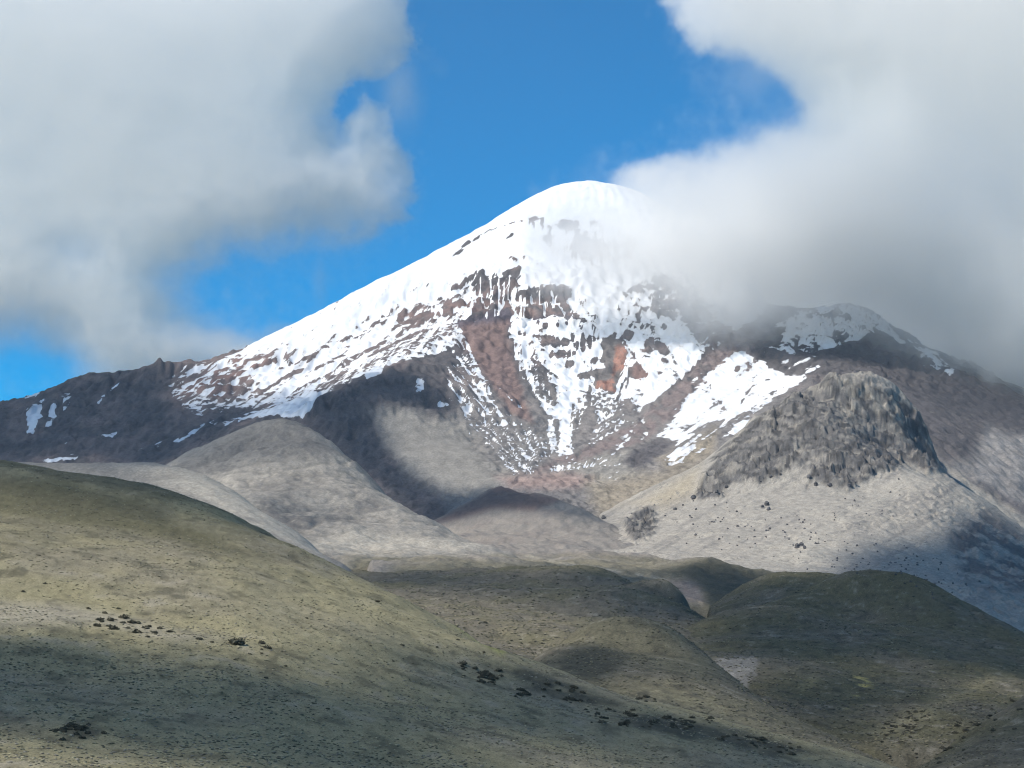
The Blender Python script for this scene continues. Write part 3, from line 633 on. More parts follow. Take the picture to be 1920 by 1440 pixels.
def v_paint(X, Y, Z, px, py):
    n1 = fbm(X / 150, Y / 150, 4, 511); n2 = fbm(X / 25, Y / 30, 4, 512)
    g = sst(1030, 1062, py + 14 * n1)
    n4 = fbm(X / 8, Y / 12, 3, 513)
    T = shade(mix(tal, pinkish, .3) * .88, (mix(pinkish, grey, .35), sst(-.2, .6, n1) * .7), (grey * .85, sst(-.1, .5, n2 + .4 * n4) * .6), (rockd * 1.2, sst(.3, .7, n4 + .5 * n1) * .5), (C(.15, .10, .085), sst(-6, 10, poly_sd(px, py, [(800, 985), (935, 905), (1060, 935), (1000, 960), (930, 955), (860, 975)])) * .8),
              (mix(olive, greyg, .5), g * .85 * sst(700, 760, px)), (bare, sst(5, 0, line_dist(px, py, [(985, 1042), (1020, 1048), (1080, 1060), (1160, 1072), (1250, 1085)])) * .9 * sst(-.5, .2, n2)),
              (pinkish * .85, sst(-10, 10, poly_sd(px, py, [(1240, 1090), (1310, 1085), (1320, 1130), (1280, 1130)])) * .9),
              (darkg * 1.2, sst(-10, 10, poly_sd(px + 8 * n2, py + 6 * n2, [(1240, 1072), (1290, 1056), (1330, 1045), (1420, 1070), (1560, 1090), (1500, 1150), (1330, 1160), (1322, 1110), (1290, 1085)])) * .85))  # last layer: cloud shade on the ravine hill, painted in as dark grass
    return T * (1 + .22 * n2 + .2 * n4)[..., None]
hill('moraine', 'pinkish brown moraine mound on the valley floor below the bowl', v_tps, 640, 1560, 2450, 5900, 3.0, 380, v_detail, v_paint, mat_scree, fade=(60, 60, .04, .05), deep=160)

# scree dome and pale sandy ridge
L_CREST = [(250, 895, 4450), (330, 860, 4500), (400, 825, 4550), (450, 801, 4600), (510, 784, 4650), (560, 789, 4620), (600, 814, 4550), (640, 846, 4450), (700, 897, 4300), (760, 947, 4150), (820, 978, 4000), (870, 1003, 3850), (920, 1023, 3700), (980, 1042, 3550), (1040, 1058, 3450), (1120, 1080, 3350)]
L_FRONT = [(510, 830, 4380), (510, 880, 4050), (600, 900, 3980), (430, 880, 4050), (500, 940, 3600), (600, 960, 3600), (700, 970, 3650), (700, 1032, 3100), (600, 1022, 3000), (800, 1022, 3350), (880, 1040, 3200), (750, 1062, 2800), (330, 920, 3900), (400, 960, 3500), (600, 1090, 2600)]
l_tps = tps_layer(L_CREST, L_FRONT, ((220, 70), (600, 260)))
def l_detail(X, Y, Z, px, py):
    top = sst(-10, 40, poly_sd(px, py, [(330, 870), (500, 780), (570, 785), (660, 870), (600, 880), (500, 870), (400, 890)]))
    g = ridged((X - .35 * Y) / 170 + .6 * fbm(X / 220, Y / 220, 3, 605), (Y + .35 * X) / 900, 3, 606)
    return 12 * fbm(X / 190, Y / 210, 5, 601, .55) - 9 * g + 2.2 * fbm(X / 26, Y / 30, 4, 602) + top * 8 * (ridged(X / 60, Y / 90, 4, 603) - .4)
def l_paint(X, Y, Z, px, py):
    n1 = fbm(X / 130, Y / 200, 5, 611, .55); n2 = fbm(X / 24, Y / 30, 4, 612); st = fbm((px - py) / 60, (px + py) / 18, 4, 613); n4 = fbm(X / 8, Y / 12, 3, 614); cv = curvature(Z, 6)
    T = shade(tal * .92, (sand, sst(.0, .6, st + .3 * n1) * .7), (grey * .9, sst(.0, .45, n1 + .3 * n2) * .7), (grey * .7, sst(.2, -1.2, cv) * .35), (rockd * 1.3, sst(.25, .6, n4 + .5 * n2 + .3 * n1) * .5),  # hollows darkened by curvature: gully shade painted into the scree colour
              (mix(rockd, grey, .55), sst(-15, 35, poly_sd(px, py, [(320, 870), (450, 795), (510, 780), (570, 785), (640, 850), (600, 870), (500, 868), (400, 885)])) * (.75 + .3 * n2)),
              (mix(rockd, grey, .45), sst(-12, 20, poly_sd(px, py, [(470, 930), (540, 920), (600, 965), (600, 1000), (560, 1010), (500, 975)])) * sst(-.5, .2, n1 + n2) * .9),
              (mix(rockd, grey, .5), sst(-12, 16, poly_sd(px, py, [(590, 900), (650, 905), (740, 950), (800, 985), (800, 1005), (720, 980), (640, 930)])) * sst(-.3, .3, n1 + .5 * n2) * .8),
              (sand * 1.02, sst(-10, 18, poly_sd(px, py, [(560, 1025), (660, 990), (780, 1000), (920, 1020), (880, 1035), (740, 1040), (640, 1045)])) * .8),
              (mix(olive, greyg, .6), sst(1030, 1056, py + 10 * n1) * sst(620, 680, px)))
    return T * (1 + .18 * n2 + .2 * n4)[..., None]
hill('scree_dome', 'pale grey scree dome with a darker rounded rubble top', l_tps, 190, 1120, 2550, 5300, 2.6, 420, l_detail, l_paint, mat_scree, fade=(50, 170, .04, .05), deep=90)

K_CREST = [(-200, 880, 3450), (-60, 868, 3420), (60, 866, 3400), (200, 868, 3320), (280, 872, 3280), (340, 877, 3250), (362, 884, 3230), (420, 912, 3150), (480, 950, 3060), (540, 992, 2950), (600, 1032, 2850), (680, 1078, 2700), (760, 1120, 2600)]
K_FRONT = [(-100, 920, 2950), (60, 900, 3000), (200, 905, 2950), (300, 940, 2750), (350, 965, 2650), (480, 1005, 2550), (560, 1060, 2450), (0, 960, 2600), (200, 990, 2450), (400, 1040, 2300), (640, 1110, 2350)]
k_tps = tps_layer(K_CREST, K_FRONT, ((160, 40), (450, 160)))
def k_detail(X, Y, Z, px, py):
    return 4 * fbm(X / 110, Y / 140, 4, 651) + 1.4 * fbm(X / 20, Y / 24, 4, 652)
def k_paint(X, Y, Z, px, py):
    n1 = fbm(X / 120, Y / 150, 4, 661); n2 = fbm(X / 18, Y / 22, 4, 662)
    lee = sst(-16, 16, poly_sd(px + 10 * n1, py + 6 * n1, [(205, 866), (340, 872), (440, 905), (640, 1010), (600, 1060), (480, 1000), (400, 955), (330, 915), (270, 890)]))
    T = shade(mix(tal, grey, .55), (sand * .98, lee), (grey * .9, sst(.1, .6, n1 + .3 * n2) * .5), (mix(greyg, grey, .4), sst(3, 10, py - interp(px, [(-200, 880), (340, 905), (560, 1000)])) * sst(200, 0, px) * .5))
    return T * (1 + .16 * n2 + .18 * fbm(X / 6, Y / 9, 3, 664))[..., None]
hill('sandy_ridge', 'smooth pale sandy ridge in front of the scree dome', k_tps, -260, 800, 2200, 3900, 3.0, 240, k_detail, k_paint, mat_scree, fade=(20, 160, .04, .05), deep=80)

# grassy hills
def g_detail(a, seed):
    return lambda X, Y, Z, px, py: a * 6 * fbm(X / 120, Y / 120, 4, seed) + a * 1.2 * fbm(X / 18, Y / 18, 4, seed + 3) - a * 5 * ridged(X / 150 + .4 * fbm(X / 120, Y / 120, 2, seed + 5), Y / 330, 3, seed + 4)
def g_paint(base, alt, seed, extra=None, amt=.8):
    def f(X, Y, Z, px, py):
        n1 = fbm(X / 110, Y / 140, 5, seed + 10, .55); n2 = fbm(X / 14, Y / 18, 4, seed + 11, .6); n3 = fbm(X / 36, Y / 60, 4, seed + 12)
        T = shade(base, (alt, sst(-.25, .5, n1 + .25 * n3) * amt), (bare * .85, sst(.22, .55, n2 + .3 * n3 - .1) * .45), (darkg, sst(.15, .5, -n2 + .25 * n3) * .45))
        if extra: T = extra(T, X, Y, Z, px, py, n1, n2, n3)
        return T * (1 + .2 * n2 + .26 * fbm(X / 3.5, Y / 6, 3, seed + 13))[..., None]
    return f
def lay(T, col, w):
    return T + (col - T) * np.clip(w, 0, 1)[..., None]

M1_CREST = [(1060, 1062, 2600), (1130, 1067, 2520), (1180, 1079, 2450), (1240, 1101, 2350), (1290, 1130, 2200), (1328, 1156, 2000)]
M1_FRONT = [(560, 1076, 2450), (660, 1072, 2550), (800, 1067, 2620), (920, 1065, 2680), (1000, 1064, 2680), (700, 1090, 3150), (850, 1084, 3150), (1000, 1080, 3100), (700, 1090, 2250), (800, 1130, 1900), (900, 1192, 1500), (1000, 1224, 1430), (1000, 1100, 2200), (1100, 1150, 1850), (1200, 1172, 1720), (1100, 1202, 1520), (600, 1095, 2100), (1260, 1172, 1800), (850, 1085, 2350), (1150, 1110, 2200)]
m1_tps = tps_layer(M1_CREST, M1_FRONT, ((200, 60), (450, 150)))
def m1_extra(T, X, Y, Z, px, py, n1, n2, n3):
    T = lay(T, mix(tal, greyg, .35), sst(1062, 1040, py + 8 * n1) * sst(.0, .5, n2 + .5) * sst(960, 900, px) * .8)
    return lay(T, darkg * 1.1, sst(-10, 12, poly_sd(px, py, [(1120, 1066), (1190, 1080), (1330, 1155), (1290, 1155), (1240, 1120), (1160, 1090)])) * .45)  # shade of the right flank, painted into the grass colour
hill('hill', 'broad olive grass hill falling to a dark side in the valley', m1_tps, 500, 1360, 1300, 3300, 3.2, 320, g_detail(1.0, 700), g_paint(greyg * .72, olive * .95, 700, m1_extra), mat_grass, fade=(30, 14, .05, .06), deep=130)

M2_CREST = [(1340, 1130, 2500), (1375, 1108, 2520), (1400, 1094, 2550), (1450, 1075, 2600), (1500, 1072, 2600), (1550, 1074, 2600), (1590, 1079, 2600), (1650, 1100, 2600), (1720, 1140, 2600)]
M2_FRONT = [(1400, 1140, 2250), (1500, 1120, 2280), (1340, 1155, 2300), (1600, 1120, 2300), (1450, 1160, 2050), (1600, 1180, 2000)]
hill('hill', 'dark olive hill with a flat top behind the rounded grassy dome', tps_layer(M2_CREST, M2_FRONT, ((150, 40), (350, 120))), 1290, 1760, 1950, 3000, 3.2, 170, g_detail(1.0, 730), g_paint(olive * .8, greyg * .75, 730), mat_grass, fade=(40, 60, .05, .06), deep=130)

M3_CREST = [(1290, 1170, 1800), (1310, 1160, 1850), (1350, 1147, 1920), (1420, 1130, 2000), (1500, 1109, 2100), (1560, 1086, 2150), (1620, 1075, 2200), (1700, 1079, 2200), (1760, 1098, 2150), (1830, 1140, 2050), (1920, 1190, 1950), (2050, 1255, 1850), (2180, 1320, 1750)]
M3_FRONT = [(1400, 1190, 1720), (1600, 1160, 1920), (1750, 1180, 1820), (1400, 1240, 1450), (1600, 1240, 1560), (1800, 1230, 1620), (1900, 1262, 1520), (1500, 1300, 1300), (1700, 1300, 1360), (1600, 1370, 1150), (1680, 1430, 1040), (1850, 1300, 1330), (1250, 1210, 1600), (1480, 1200, 1660), (2050, 1340, 1350), (1850, 1400, 1050), (1500, 1380, 1120), (1350, 1300, 1250)]
def m3_extra(T, X, Y, Z, px, py, n1, n2, n3):
    pale = sst(-7, 6, poly_sd(px + 10 * n2 + 5 * n3, py + 6 * n2, [(1330, 1244), (1380, 1233), (1420, 1234), (1416, 1258), (1400, 1290), (1360, 1275)]))
    T = lay(T, C(.265, .245, .21), pale * (.8 + .3 * n2))
    T = lay(T, C(.36, .30, .11), sst(-14, 10, poly_sd(px + 14 * n3, py + 10 * n2, [(1590, 1330), (1600, 1280), (1625, 1255), (1640, 1265), (1630, 1300), (1600, 1330)])) * sst(-.2, .4, n2 + n3) * .9)
    T = lay(T, C(.30, .26, .13), sst(-12, 12, poly_sd(px + 14 * n3, py + 10 * n2, [(1500, 1285), (1530, 1270), (1535, 1275), (1505, 1295)])) * .6)
    return lay(T, straw * .9, sst(-14, 20, poly_sd(px + 10 * n3, py, [(1620, 1370), (1720, 1330), (1850, 1270), (1900, 1265), (1800, 1310), (1700, 1370), (1640, 1385)])) * .6)
hill('hill', 'rounded grassy dome with dark scrub and a small yellow patch on its flank', tps_layer(M3_CREST, M3_FRONT, ((160, 45), (380, 140))), 1220, 2180, 1000, 2650, 2.8, 400, g_detail(.8, 760), g_paint(olive * .82, greyg * .72, 760, m3_extra), mat_grass, fade=(40, 40, .05, .06), deep=120)

M4_CREST = [(940, 1265, 1080), (1000, 1232, 1180), (1050, 1208, 1270), (1100, 1187, 1330), (1160, 1170, 1380), (1210, 1168, 1390), (1260, 1180, 1370), (1310, 1213, 1300), (1350, 1248, 1250), (1400, 1288, 1200), (1450, 1319, 1150), (1500, 1349, 1100), (1560, 1379, 1050), (1620, 1409, 1000), (1680, 1440, 950), (1760, 1480, 900)]
M4_FRONT = [(1100, 1240, 1090), (1150, 1290, 980), (1250, 1290, 1000), (1350, 1340, 950), (1450, 1380, 900), (1550, 1430, 850), (1180, 1225, 1180), (1000, 1300, 930), (1200, 1340, 880), (1400, 1440, 800)]
def m4_extra(T, X, Y, Z, px, py, n1, n2, n3):
    T = lay(T, darkg * 1.15, sst(-10, 14, poly_sd(px + 6 * n3, py + 6 * n2, [(1040, 1245), (1075, 1215), (1110, 1208), (1150, 1212), (1180, 1230), (1165, 1255), (1120, 1285), (1080, 1268)])) * .85)
    return lay(T, straw * .85, sst(-10, 16, poly_sd(px + 8 * n3, py + 6 * n2, [(1170, 1300), (1260, 1270), (1400, 1330), (1560, 1420), (1480, 1390), (1300, 1340)])) * sst(-.3, .5, n2 + n1) * .6)
hill('hill', 'low olive ridge with a dark scrub hollow running down to the right', tps_layer(M4_CREST, M4_FRONT, ((110, 28), (260, 90))), 900, 1800, 780, 1640, 2.6, 260, g_detail(.28, 790), g_paint(mix(olive, greyg, .3) * .92, greyg * .72, 790, m4_extra), mat_grass, fade=(40, 60, .05, .06), deep=90)

M5_CREST = [(1680, 1452, 880), (1740, 1424, 900), (1800, 1381, 930), (1860, 1340, 960), (1920, 1300, 1000), (2050, 1238, 1050), (2180, 1190, 1080), (2400, 1120, 1100), (2650, 1080, 1100)]
M5_FRONT = [(1850, 1400, 790), (1920, 1360, 860), (1920, 1440, 700), (1800, 1445, 740), (2100, 1340, 880), (2100, 1440, 720), (1720, 1480, 740), (2400, 1300, 880), (2400, 1440, 720), (2650, 1300, 850), (2650, 1440, 700)]
hill('hill', 'dark scrubby slope rising in the corner below the grassy dome', tps_layer(M5_CREST, M5_FRONT, ((90, 25), (220, 80))), 1640, 2750, 560, 1320, 3.0, 190, g_detail(.4, 820), g_paint(olive * .75, greyg * .7, 820), mat_grass, fade=(40, 120, .05, .06), deep=80)

# the big grassy hill in front
G_CREST = [(-260, 860, 1200), (-120, 860, 1180), (0, 863, 1160), (100, 872, 1150), (200, 892, 1130), (300, 915, 1110), (400, 950, 1090), (500, 995, 1060), (560, 1025, 1040), (640, 1056, 1010), (700, 1085, 990), (760, 1116, 970), (820, 1150, 950), (870, 1178, 930), (905, 1205, 910), (960, 1229, 890), (1050, 1259, 870), (1150, 1295, 850), (1250, 1319, 830), (1400, 1361, 810), (1500, 1389, 790), (1600, 1412, 770), (1720, 1443, 750), (1900, 1490, 730)]
G_FRONT = [(0, 905, 980), (0, 1000, 800), (0, 1150, 640), (0, 1300, 500), (0, 1440, 400), (-200, 1150, 650), (-200, 1440, 410), (-200, 950, 900), (240, 1000, 880), (240, 1150, 680), (240, 1300, 530), (240, 1440, 420), (480, 1050, 860), (480, 1150, 720), (480, 1300, 560), (480, 1440, 440), (700, 1150, 800), (700, 1250, 680), (700, 1440, 470), (900, 1265, 760), (900, 1340, 630), (900, 1440, 520), (1100, 1330, 730), (1100, 1440, 570), (1300, 1380, 700), (1300, 1440, 610), (1500, 1430, 700), (960, 1600, 380), (300, 1700, 300), (1500, 1600, 420)]
def g_extra(T, X, Y, Z, px, py, n1, n2, n3):
    dk = sst(-12, 22, poly_sd(px + 16 * n1, py + 12 * n3, [(-100, 880), (60, 890), (250, 930), (380, 985), (500, 1030), (540, 1050), (400, 1045), (250, 1005), (120, 985), (-100, 960)]))
    T = lay(T, olive * .8, np.maximum(dk * (.85 + .4 * n2), .65 * sst(1080, 930, py) * sst(-.5, .3, n1 + n3)))
    T = lay(T, bare * 1.02, sst(-14, 22, poly_sd(px + 20 * n1, py + 8 * n3, [(-100, 1130), (100, 1125), (200, 1140), (330, 1180), (420, 1200), (330, 1205), (200, 1175), (0, 1180), (-100, 1180)])) * .7)
    T = lay(T, straw * 1.08, sst(-20, 40, poly_sd(px + 20 * n1, py, [(420, 1110), (640, 1080), (820, 1170), (830, 1200), (640, 1240), (430, 1200)])) * .45)
    T = lay(T, darkg * 1.1, sst(-6, 12, poly_sd(px + 12 * n3, py + 8 * n2, [(880, 1240), (1000, 1255), (1200, 1330), (1400, 1370), (1600, 1420), (1450, 1420), (1200, 1370), (1000, 1290)])) * sst(-.7, .1, n2 + n3) * .95)
    T = lay(T, darkg * 1.1, sst(-8, 8, poly_sd(px + 10 * n3, py + 6 * n2, [(110, 1375), (150, 1355), (190, 1365), (185, 1385), (130, 1388)])) * .8)
    T = lay(T, C(.30, .30, .10), sst(-6, 8, poly_sd(px, py, [(860, 1165), (905, 1195), (950, 1222), (940, 1228), (890, 1200), (850, 1172)])) * .8)
    return T
mat_grass_near = ground_material('dry_grass_near', 1.7, .45, .9, .5)
hill('grassy_hill', 'large foreground hill of dry tussock grass falling to the right', tps_layer(G_CREST, G_FRONT, ((90, 16), (260, 75), (520, 160))), -280, 1940, 300, 1650, 2.3, 380, g_detail(.55, 850), g_paint(straw * .92, greyg, 850, g_extra, .7), mat_grass_near, fade=(2, 60, .03, .06), deep=90)

# plain that carries everything, to the horizon
r = np.concatenate([[0.3], 1.5 * 1.135 ** np.arange(0, 72)]); a = np.linspace(0, 2 * np.pi, 97)
A, Rr = np.meshgrid(a, r)
Xg, Yg = Rr * np.sin(A), Rr * np.cos(A)
Zg = -1.7 + (GROUND_Z + 1.7) * sst(4, 260, Rr) + (np.clip((Rr - 2300) / 3000, 0, 1) * 60 + 8 * fbm(Xg / 900, Yg / 900, 3, 901)) * sst(300, 900, Rr)
Zg = np.where(Yg > 0, Zg - 60 * sst(250, 700, Rr), Zg)
o = grid_mesh('ground', Xg, Yg, Zg, {'tint': shade(greyg, (straw, sst(-.3, .5, fbm(Xg / 200, Yg / 200, 4, 902))))}, mat_grass)
tag(o, 'high dry grass plain around the foot of the mountain', kind='structure')
print('hills', round(time.time() - T0, 1))
# ------------------------------------------------------------------ clouds
def _h3(ix, iy, iz, seed):
    h = ix.astype(np.uint32) * np.uint32(374761393) + iy.astype(np.uint32) * np.uint32(668265263) + iz.astype(np.uint32) * np.uint32(2147483647 - 5807) + np.uint32((seed * 2246822519) & 0xffffffff)
    h = (h ^ (h >> np.uint32(13))) * np.uint32(1274126177)
    h ^= h >> np.uint32(16)
    h = (h ^ (h >> np.uint32(11))) * np.uint32(2654435761)
    return h ^ (h >> np.uint32(15))
_r3 = np.random.default_rng(3); _G3 = _r3.normal(size=(256, 3)); _G3 = (_G3 / np.linalg.norm(_G3, axis=1)[:, None]).astype(np.float32)
def perlin3_grid(gx, gy, gz, seed):
    """Gradient noise on a regular block, axes given as 1D coordinates; result [z, y, x]."""
    def ax(g):
        g = np.asarray(g, np.float32); f = np.floor(g); t = g - f
        return f.astype(np.int64), t, t * t * t * (t * (t * 6 - 15) + 10)
    (X0, tx, sx), (Y0, ty, sy), (Z0, tz, sz) = ax(gx), ax(gy), ax(gz)
    tx, sx = tx[None, None, :], sx[None, None, :]; ty, sy = ty[None, :, None], sy[None, :, None]; tz, sz = tz[:, None, None], sz[:, None, None]
    # gradients only for the lattice cells that occur
    lx0, ly0, lz0 = X0.min(), Y0.min(), Z0.min()
    LZ, LY, LX = np.meshgrid(np.arange(lz0, Z0.max() + 2), np.arange(ly0, Y0.max() + 2), np.arange(lx0, X0.max() + 2), indexing='ij')
    gi = (_h3(LX, LY, LZ, seed) & np.uint32(255)).astype(np.int64)
    G = _G3[gi]
    ix, iy, iz = X0 - lx0, Y0 - ly0, Z0 - lz0
    def corner(a, b, c):
        g = G[np.ix_(iz + c, iy + b, ix + a)]
        return g[..., 0] * (tx - a) + g[..., 1] * (ty - b) + g[..., 2] * (tz - c)
    def lx(b, c):
        p = corner(0, b, c); q = corner(1, b, c); return p + sx * (q - p)
    z0 = lx(0, 0); z0 = z0 + sy * (lx(1, 0) - z0)
    z1 = lx(0, 1); z1 = z1 + sy * (lx(1, 1) - z1)
    return (z0 + sz * (z1 - z0)) * 1.5
def fbm3(xs, ys, zs, scale, oct, seed, gain=0.5):
    s = 0.0; a = 1.0; t = 0.0; k = 1.0 / scale
    for o in range(oct):
        s = s + a * perlin3_grid(xs * k + o * 3.1, ys * k - o * 1.7, zs * k + o * 5.3, seed + o * 13); t += a
        a *= gain; k *= 2.05
    return s / t * 1.5

def billow3(xs, ys, zs, scale, oct, seed, gain=0.5):
    s = 0.0; a = 1.0; t = 0.0; k = 1.0 / scale
    for o in range(oct):
        s = s + a * (.62 - 2 * np.abs(perlin3_grid(xs * k + o * 4.7, ys * k - o * 2.9, zs * k + o * 1.3, seed + o * 19))); t += a
        a *= gain; k *= 2.1
    return s / t

def cloud_material(name, density, aniso, color=(1, 1, 1)):
    m = bpy.data.materials.new(name); m.use_nodes = True
    nt = m.node_tree; nt.nodes.clear()
    out = nt.nodes.new('ShaderNodeOutputMaterial'); v = nt.nodes.new('ShaderNodeVolumePrincipled')
    v.inputs['Color'].default_value = (*color, 1); v.inputs['Density'].default_value = density
    v.inputs['Density Attribute'].default_value = 'density'; v.inputs['Anisotropy'].default_value = aniso
    nt.links.new(v.outputs[0], out.inputs['Volume'])
    return m

def cloud(name, label, xs, ys, zs, D, mat, cat='cloud', kind=None):
    """A cloud: a block of air whose droplets per cell are D[z, y, x]."""
    nz, ny, nx = D.shape
    me = bpy.data.meshes.new(name)
    me.vertices.add(D.size)
    at = me.attributes.new('droplets', 'FLOAT', 'POINT'); at.data.foreach_set('value', D.astype(np.float32).ravel())
    ob = bpy.data.objects.new(name, me); COL.objects.link(ob)
    ng = bpy.data.node_groups.new(name, 'GeometryNodeTree')
    ng.interface.new_socket('Geometry', in_out='INPUT', socket_type='NodeSocketGeometry')
    ng.interface.new_socket('Geometry', in_out='OUTPUT', socket_type='NodeSocketGeometry')
    N = ng.nodes.new; L = ng.links.new
    gi, go = N('NodeGroupInput'), N('NodeGroupOutput')
    vc = N('GeometryNodeVolumeCube')
    mn = np.array([xs[0], ys[0], zs[0]]); mxx = np.array([xs[-1], ys[-1], zs[-1]])
    vc.inputs['Min'].default_value = mn; vc.inputs['Max'].default_value = mxx
    for k, v in zip('XYZ', (nx, ny, nz)): vc.inputs['Resolution ' + k].default_value = v
    pos = N('GeometryNodeInputPosition')
    sub = N('ShaderNodeVectorMath'); sub.operation = 'SUBTRACT'; sub.inputs[1].default_value = mn; L(pos.outputs[0], sub.inputs[0])
    mul = N('ShaderNodeVectorMath'); mul.operation = 'MULTIPLY'; mul.inputs[1].default_value = (np.array([nx, ny, nz]) - 1) / (mxx - mn); L(sub.outputs[0], mul.inputs[0])
    ad = N('ShaderNodeVectorMath'); ad.operation = 'ADD'; ad.inputs[1].default_value = (.5, .5, .5); L(mul.outputs[0], ad.inputs[0])
    fl = N('ShaderNodeVectorMath'); fl.operation = 'FLOOR'; L(ad.outputs[0], fl.inputs[0])
    dot = N('ShaderNodeVectorMath'); dot.operation = 'DOT_PRODUCT'; dot.inputs[1].default_value = (1, nx, nx * ny); L(fl.outputs[0], dot.inputs[0])
    si = N('GeometryNodeSampleIndex'); si.data_type = 'FLOAT'; si.domain = 'POINT'; si.clamp = True
    na = N('GeometryNodeInputNamedAttribute'); na.data_type = 'FLOAT'; na.inputs['Name'].default_value = 'droplets'
    L(gi.outputs[0], si.inputs['Geometry']); L(na.outputs['Attribute'], si.inputs['Value']); L(dot.outputs['Value'], si.inputs['Index'])
    L(si.outputs[0], vc.inputs['Density'])
    sm = N('GeometryNodeSetMaterial'); sm.inputs['Material'].default_value = mat
    L(vc.outputs[0], sm.inputs[0]); L(sm.outputs[0], go.inputs[0])
    md = ob.modifiers.new('air', 'NODES'); md.node_group = ng
    me.materials.append(mat)
    tag(ob, label, cat, 'stuff')
    return ob

def to_plane(px, py, d):
    return P(px, py, d)
def outline(pts, d):
    return [(P(a, b, d)[0], P(a, b, d)[2]) for a, b in pts]

def puff(name, label, d, out_px, box, vx, vy, half, mat, amp, scale, soft_px, seed, veil=(), thin=()):
    """Cloud body inside an outline at distance d: lens shaped in depth, its rim broken up by turbulence.
    soft_px: (x, y, radius, softness) spots where the rim dissolves gently; veil: thin mist outside the body."""
    x0, x1, y0p, y1p = box
    xs = np.arange(P(x0, 0, d)[0], P(x1, 0, d)[0], vx); zs = np.arange(P(0, y1p, d)[2], P(0, y0p, d)[2], vx)
    ys = np.arange(d - half * 1.25, d + half * 1.25, vy)
    XX, ZZ = np.meshgrid(xs, zs)
    sd = poly_sd(XX, ZZ, outline(out_px, d)).astype(np.float32)
    m = d / F
    soft = np.full(XX.shape, 6.5 * m)
    for (sx, sy, r, s) in soft_px:
        c = P(sx, sy, d)
        w = np.exp(-((XX - c[0]) ** 2 + (ZZ - c[2]) ** 2) / (r * m) ** 2)
        soft = mix(soft, s * m, w)
    n = .6 * fbm3(xs, ys, zs, scale, 7, seed, .66) + .7 * billow3(xs, ys, zs, scale * .5, 6, seed + 200, .64)
    hf = fbm3(xs, ys, zs, scale * .11, 4, seed + 400, .6)
    wv = fbm3(xs, ys, zs, scale * 2.2, 3, seed + 77, .5)
    dep = (np.abs(ys - d) / half)[None, :, None]
    s3 = sd[:, None, :]; so = soft[:, None, :]
    body = np.clip(s3 / (half * 1.1), -4, 1)
    f = s3 + 38 * m + amp * n + .5 * amp * wv - half * dep ** 2 * (1.15 - .55 * np.clip(body, 0, 1))
    t = f / (so * 2.2)
    D = sst(0, 1, t) * np.clip(.8 + .45 * n + .25 * wv + .75 * hf * np.clip(1.15 - .5 * t, .15, 1), .05, 2)
    D = np.maximum(D, .10 * sst(-2.2, .4, t + 1.4 * hf + .6 * wv) * np.clip(.35 + 1.3 * hf + .5 * n, 0, 1.5))
    for (sx, sy, rx, ry, k) in veil:
        c = P(sx, sy, d)
        g = np.exp(-((XX - c[0]) / (rx * m)) ** 2 - ((ZZ - c[2]) / (ry * m)) ** 2)[:, None, :]
        D = np.maximum(D, k * g * np.exp(-(dep * 1.6) ** 2) * np.clip(.7 + 1.5 * n, 0, 2))
    for (sx, sy, rx, ry, k) in thin:
        c = P(sx, sy, d)
        g = np.exp(-((XX - c[0]) / (rx * m)) ** 2 - ((ZZ - c[2]) / (ry * m)) ** 2)[:, None, :]
        D = D * (1 - k * g)
    def rim(a, k): return np.minimum(sst(0, k, a - a[0]), sst(0, k, a[-1] - a))
    D = D * rim(xs, 40 * m)[None, None, :] * rim(ys, half * .12)[None, :, None]
    D = np.clip(D - .012, 0, None)
    o = cloud(name, label, xs, ys, zs, D, mat)
    print(name, D.shape, round(time.time() - T0, 1))
    return o

L_OUT = [(-700, -900), (600, -900), (740, -60), (756, 20), (752, 60), (728, 95), (690, 120), (650, 165), (625, 205), (632, 250), (660, 225), (690, 205), (715, 235), (718, 280), (722, 330), (730, 370), (725, 390), (700, 402), (660, 420), (610, 432), (560, 448), (500, 470), (440, 480), (400, 500), (360, 525), (352, 550), (400, 568), (440, 585), (480, 610), (520, 625), (540, 640), (520, 720), (300, 780), (100, 780), (120, 735), (90, 700), (-60, 690), (-700, 700)]
puff('cloud', 'broad grey white cloud with ragged edge left of the blue gap', 11500.0, L_OUT, (-260, 860, -120, 790), 10.5, 34.0, 330.0,
     cloud_material('cloud', .0053, 0.3, (1, .993, .976)), 230, 800, [(60, 620, 330, 90), (400, 480, 160, 45), (620, 430, 90, 30), (300, 640, 200, 60)], 1001,
     veil=[(750, 180, 35, 60, .35), (600, 530, 14, 50, .22), (830, 130, 40, 14, .08)], thin=[(140, 470, 60, 40, .5), (300, 520, 40, 25, .5), (60, 690, 120, 30, .6)])
R_OUT = [(1266, -700), (1262, -10), (1290, 40), (1335, 70), (1405, 110), (1455, 150), (1493, 190), (1503, 212), (1450, 234), (1390, 244), (1348, 266), (1328, 284), (1272, 297), (1228, 308), (1192, 324), (1165, 346), (1195, 372), (1180, 394), (1110, 404), (1045, 418), (1008, 442), (1030, 498), (1110, 535), (1200, 562), (1250, 592), (1300, 642), (1345, 678), (1420, 662), (1475, 625), (1540, 592), (1610, 588), (1680, 624), (1722, 674), (1748, 728), (1800, 750), (1870, 775), (1920, 795), (2100, 820), (2700, 760), (2700, -700)]
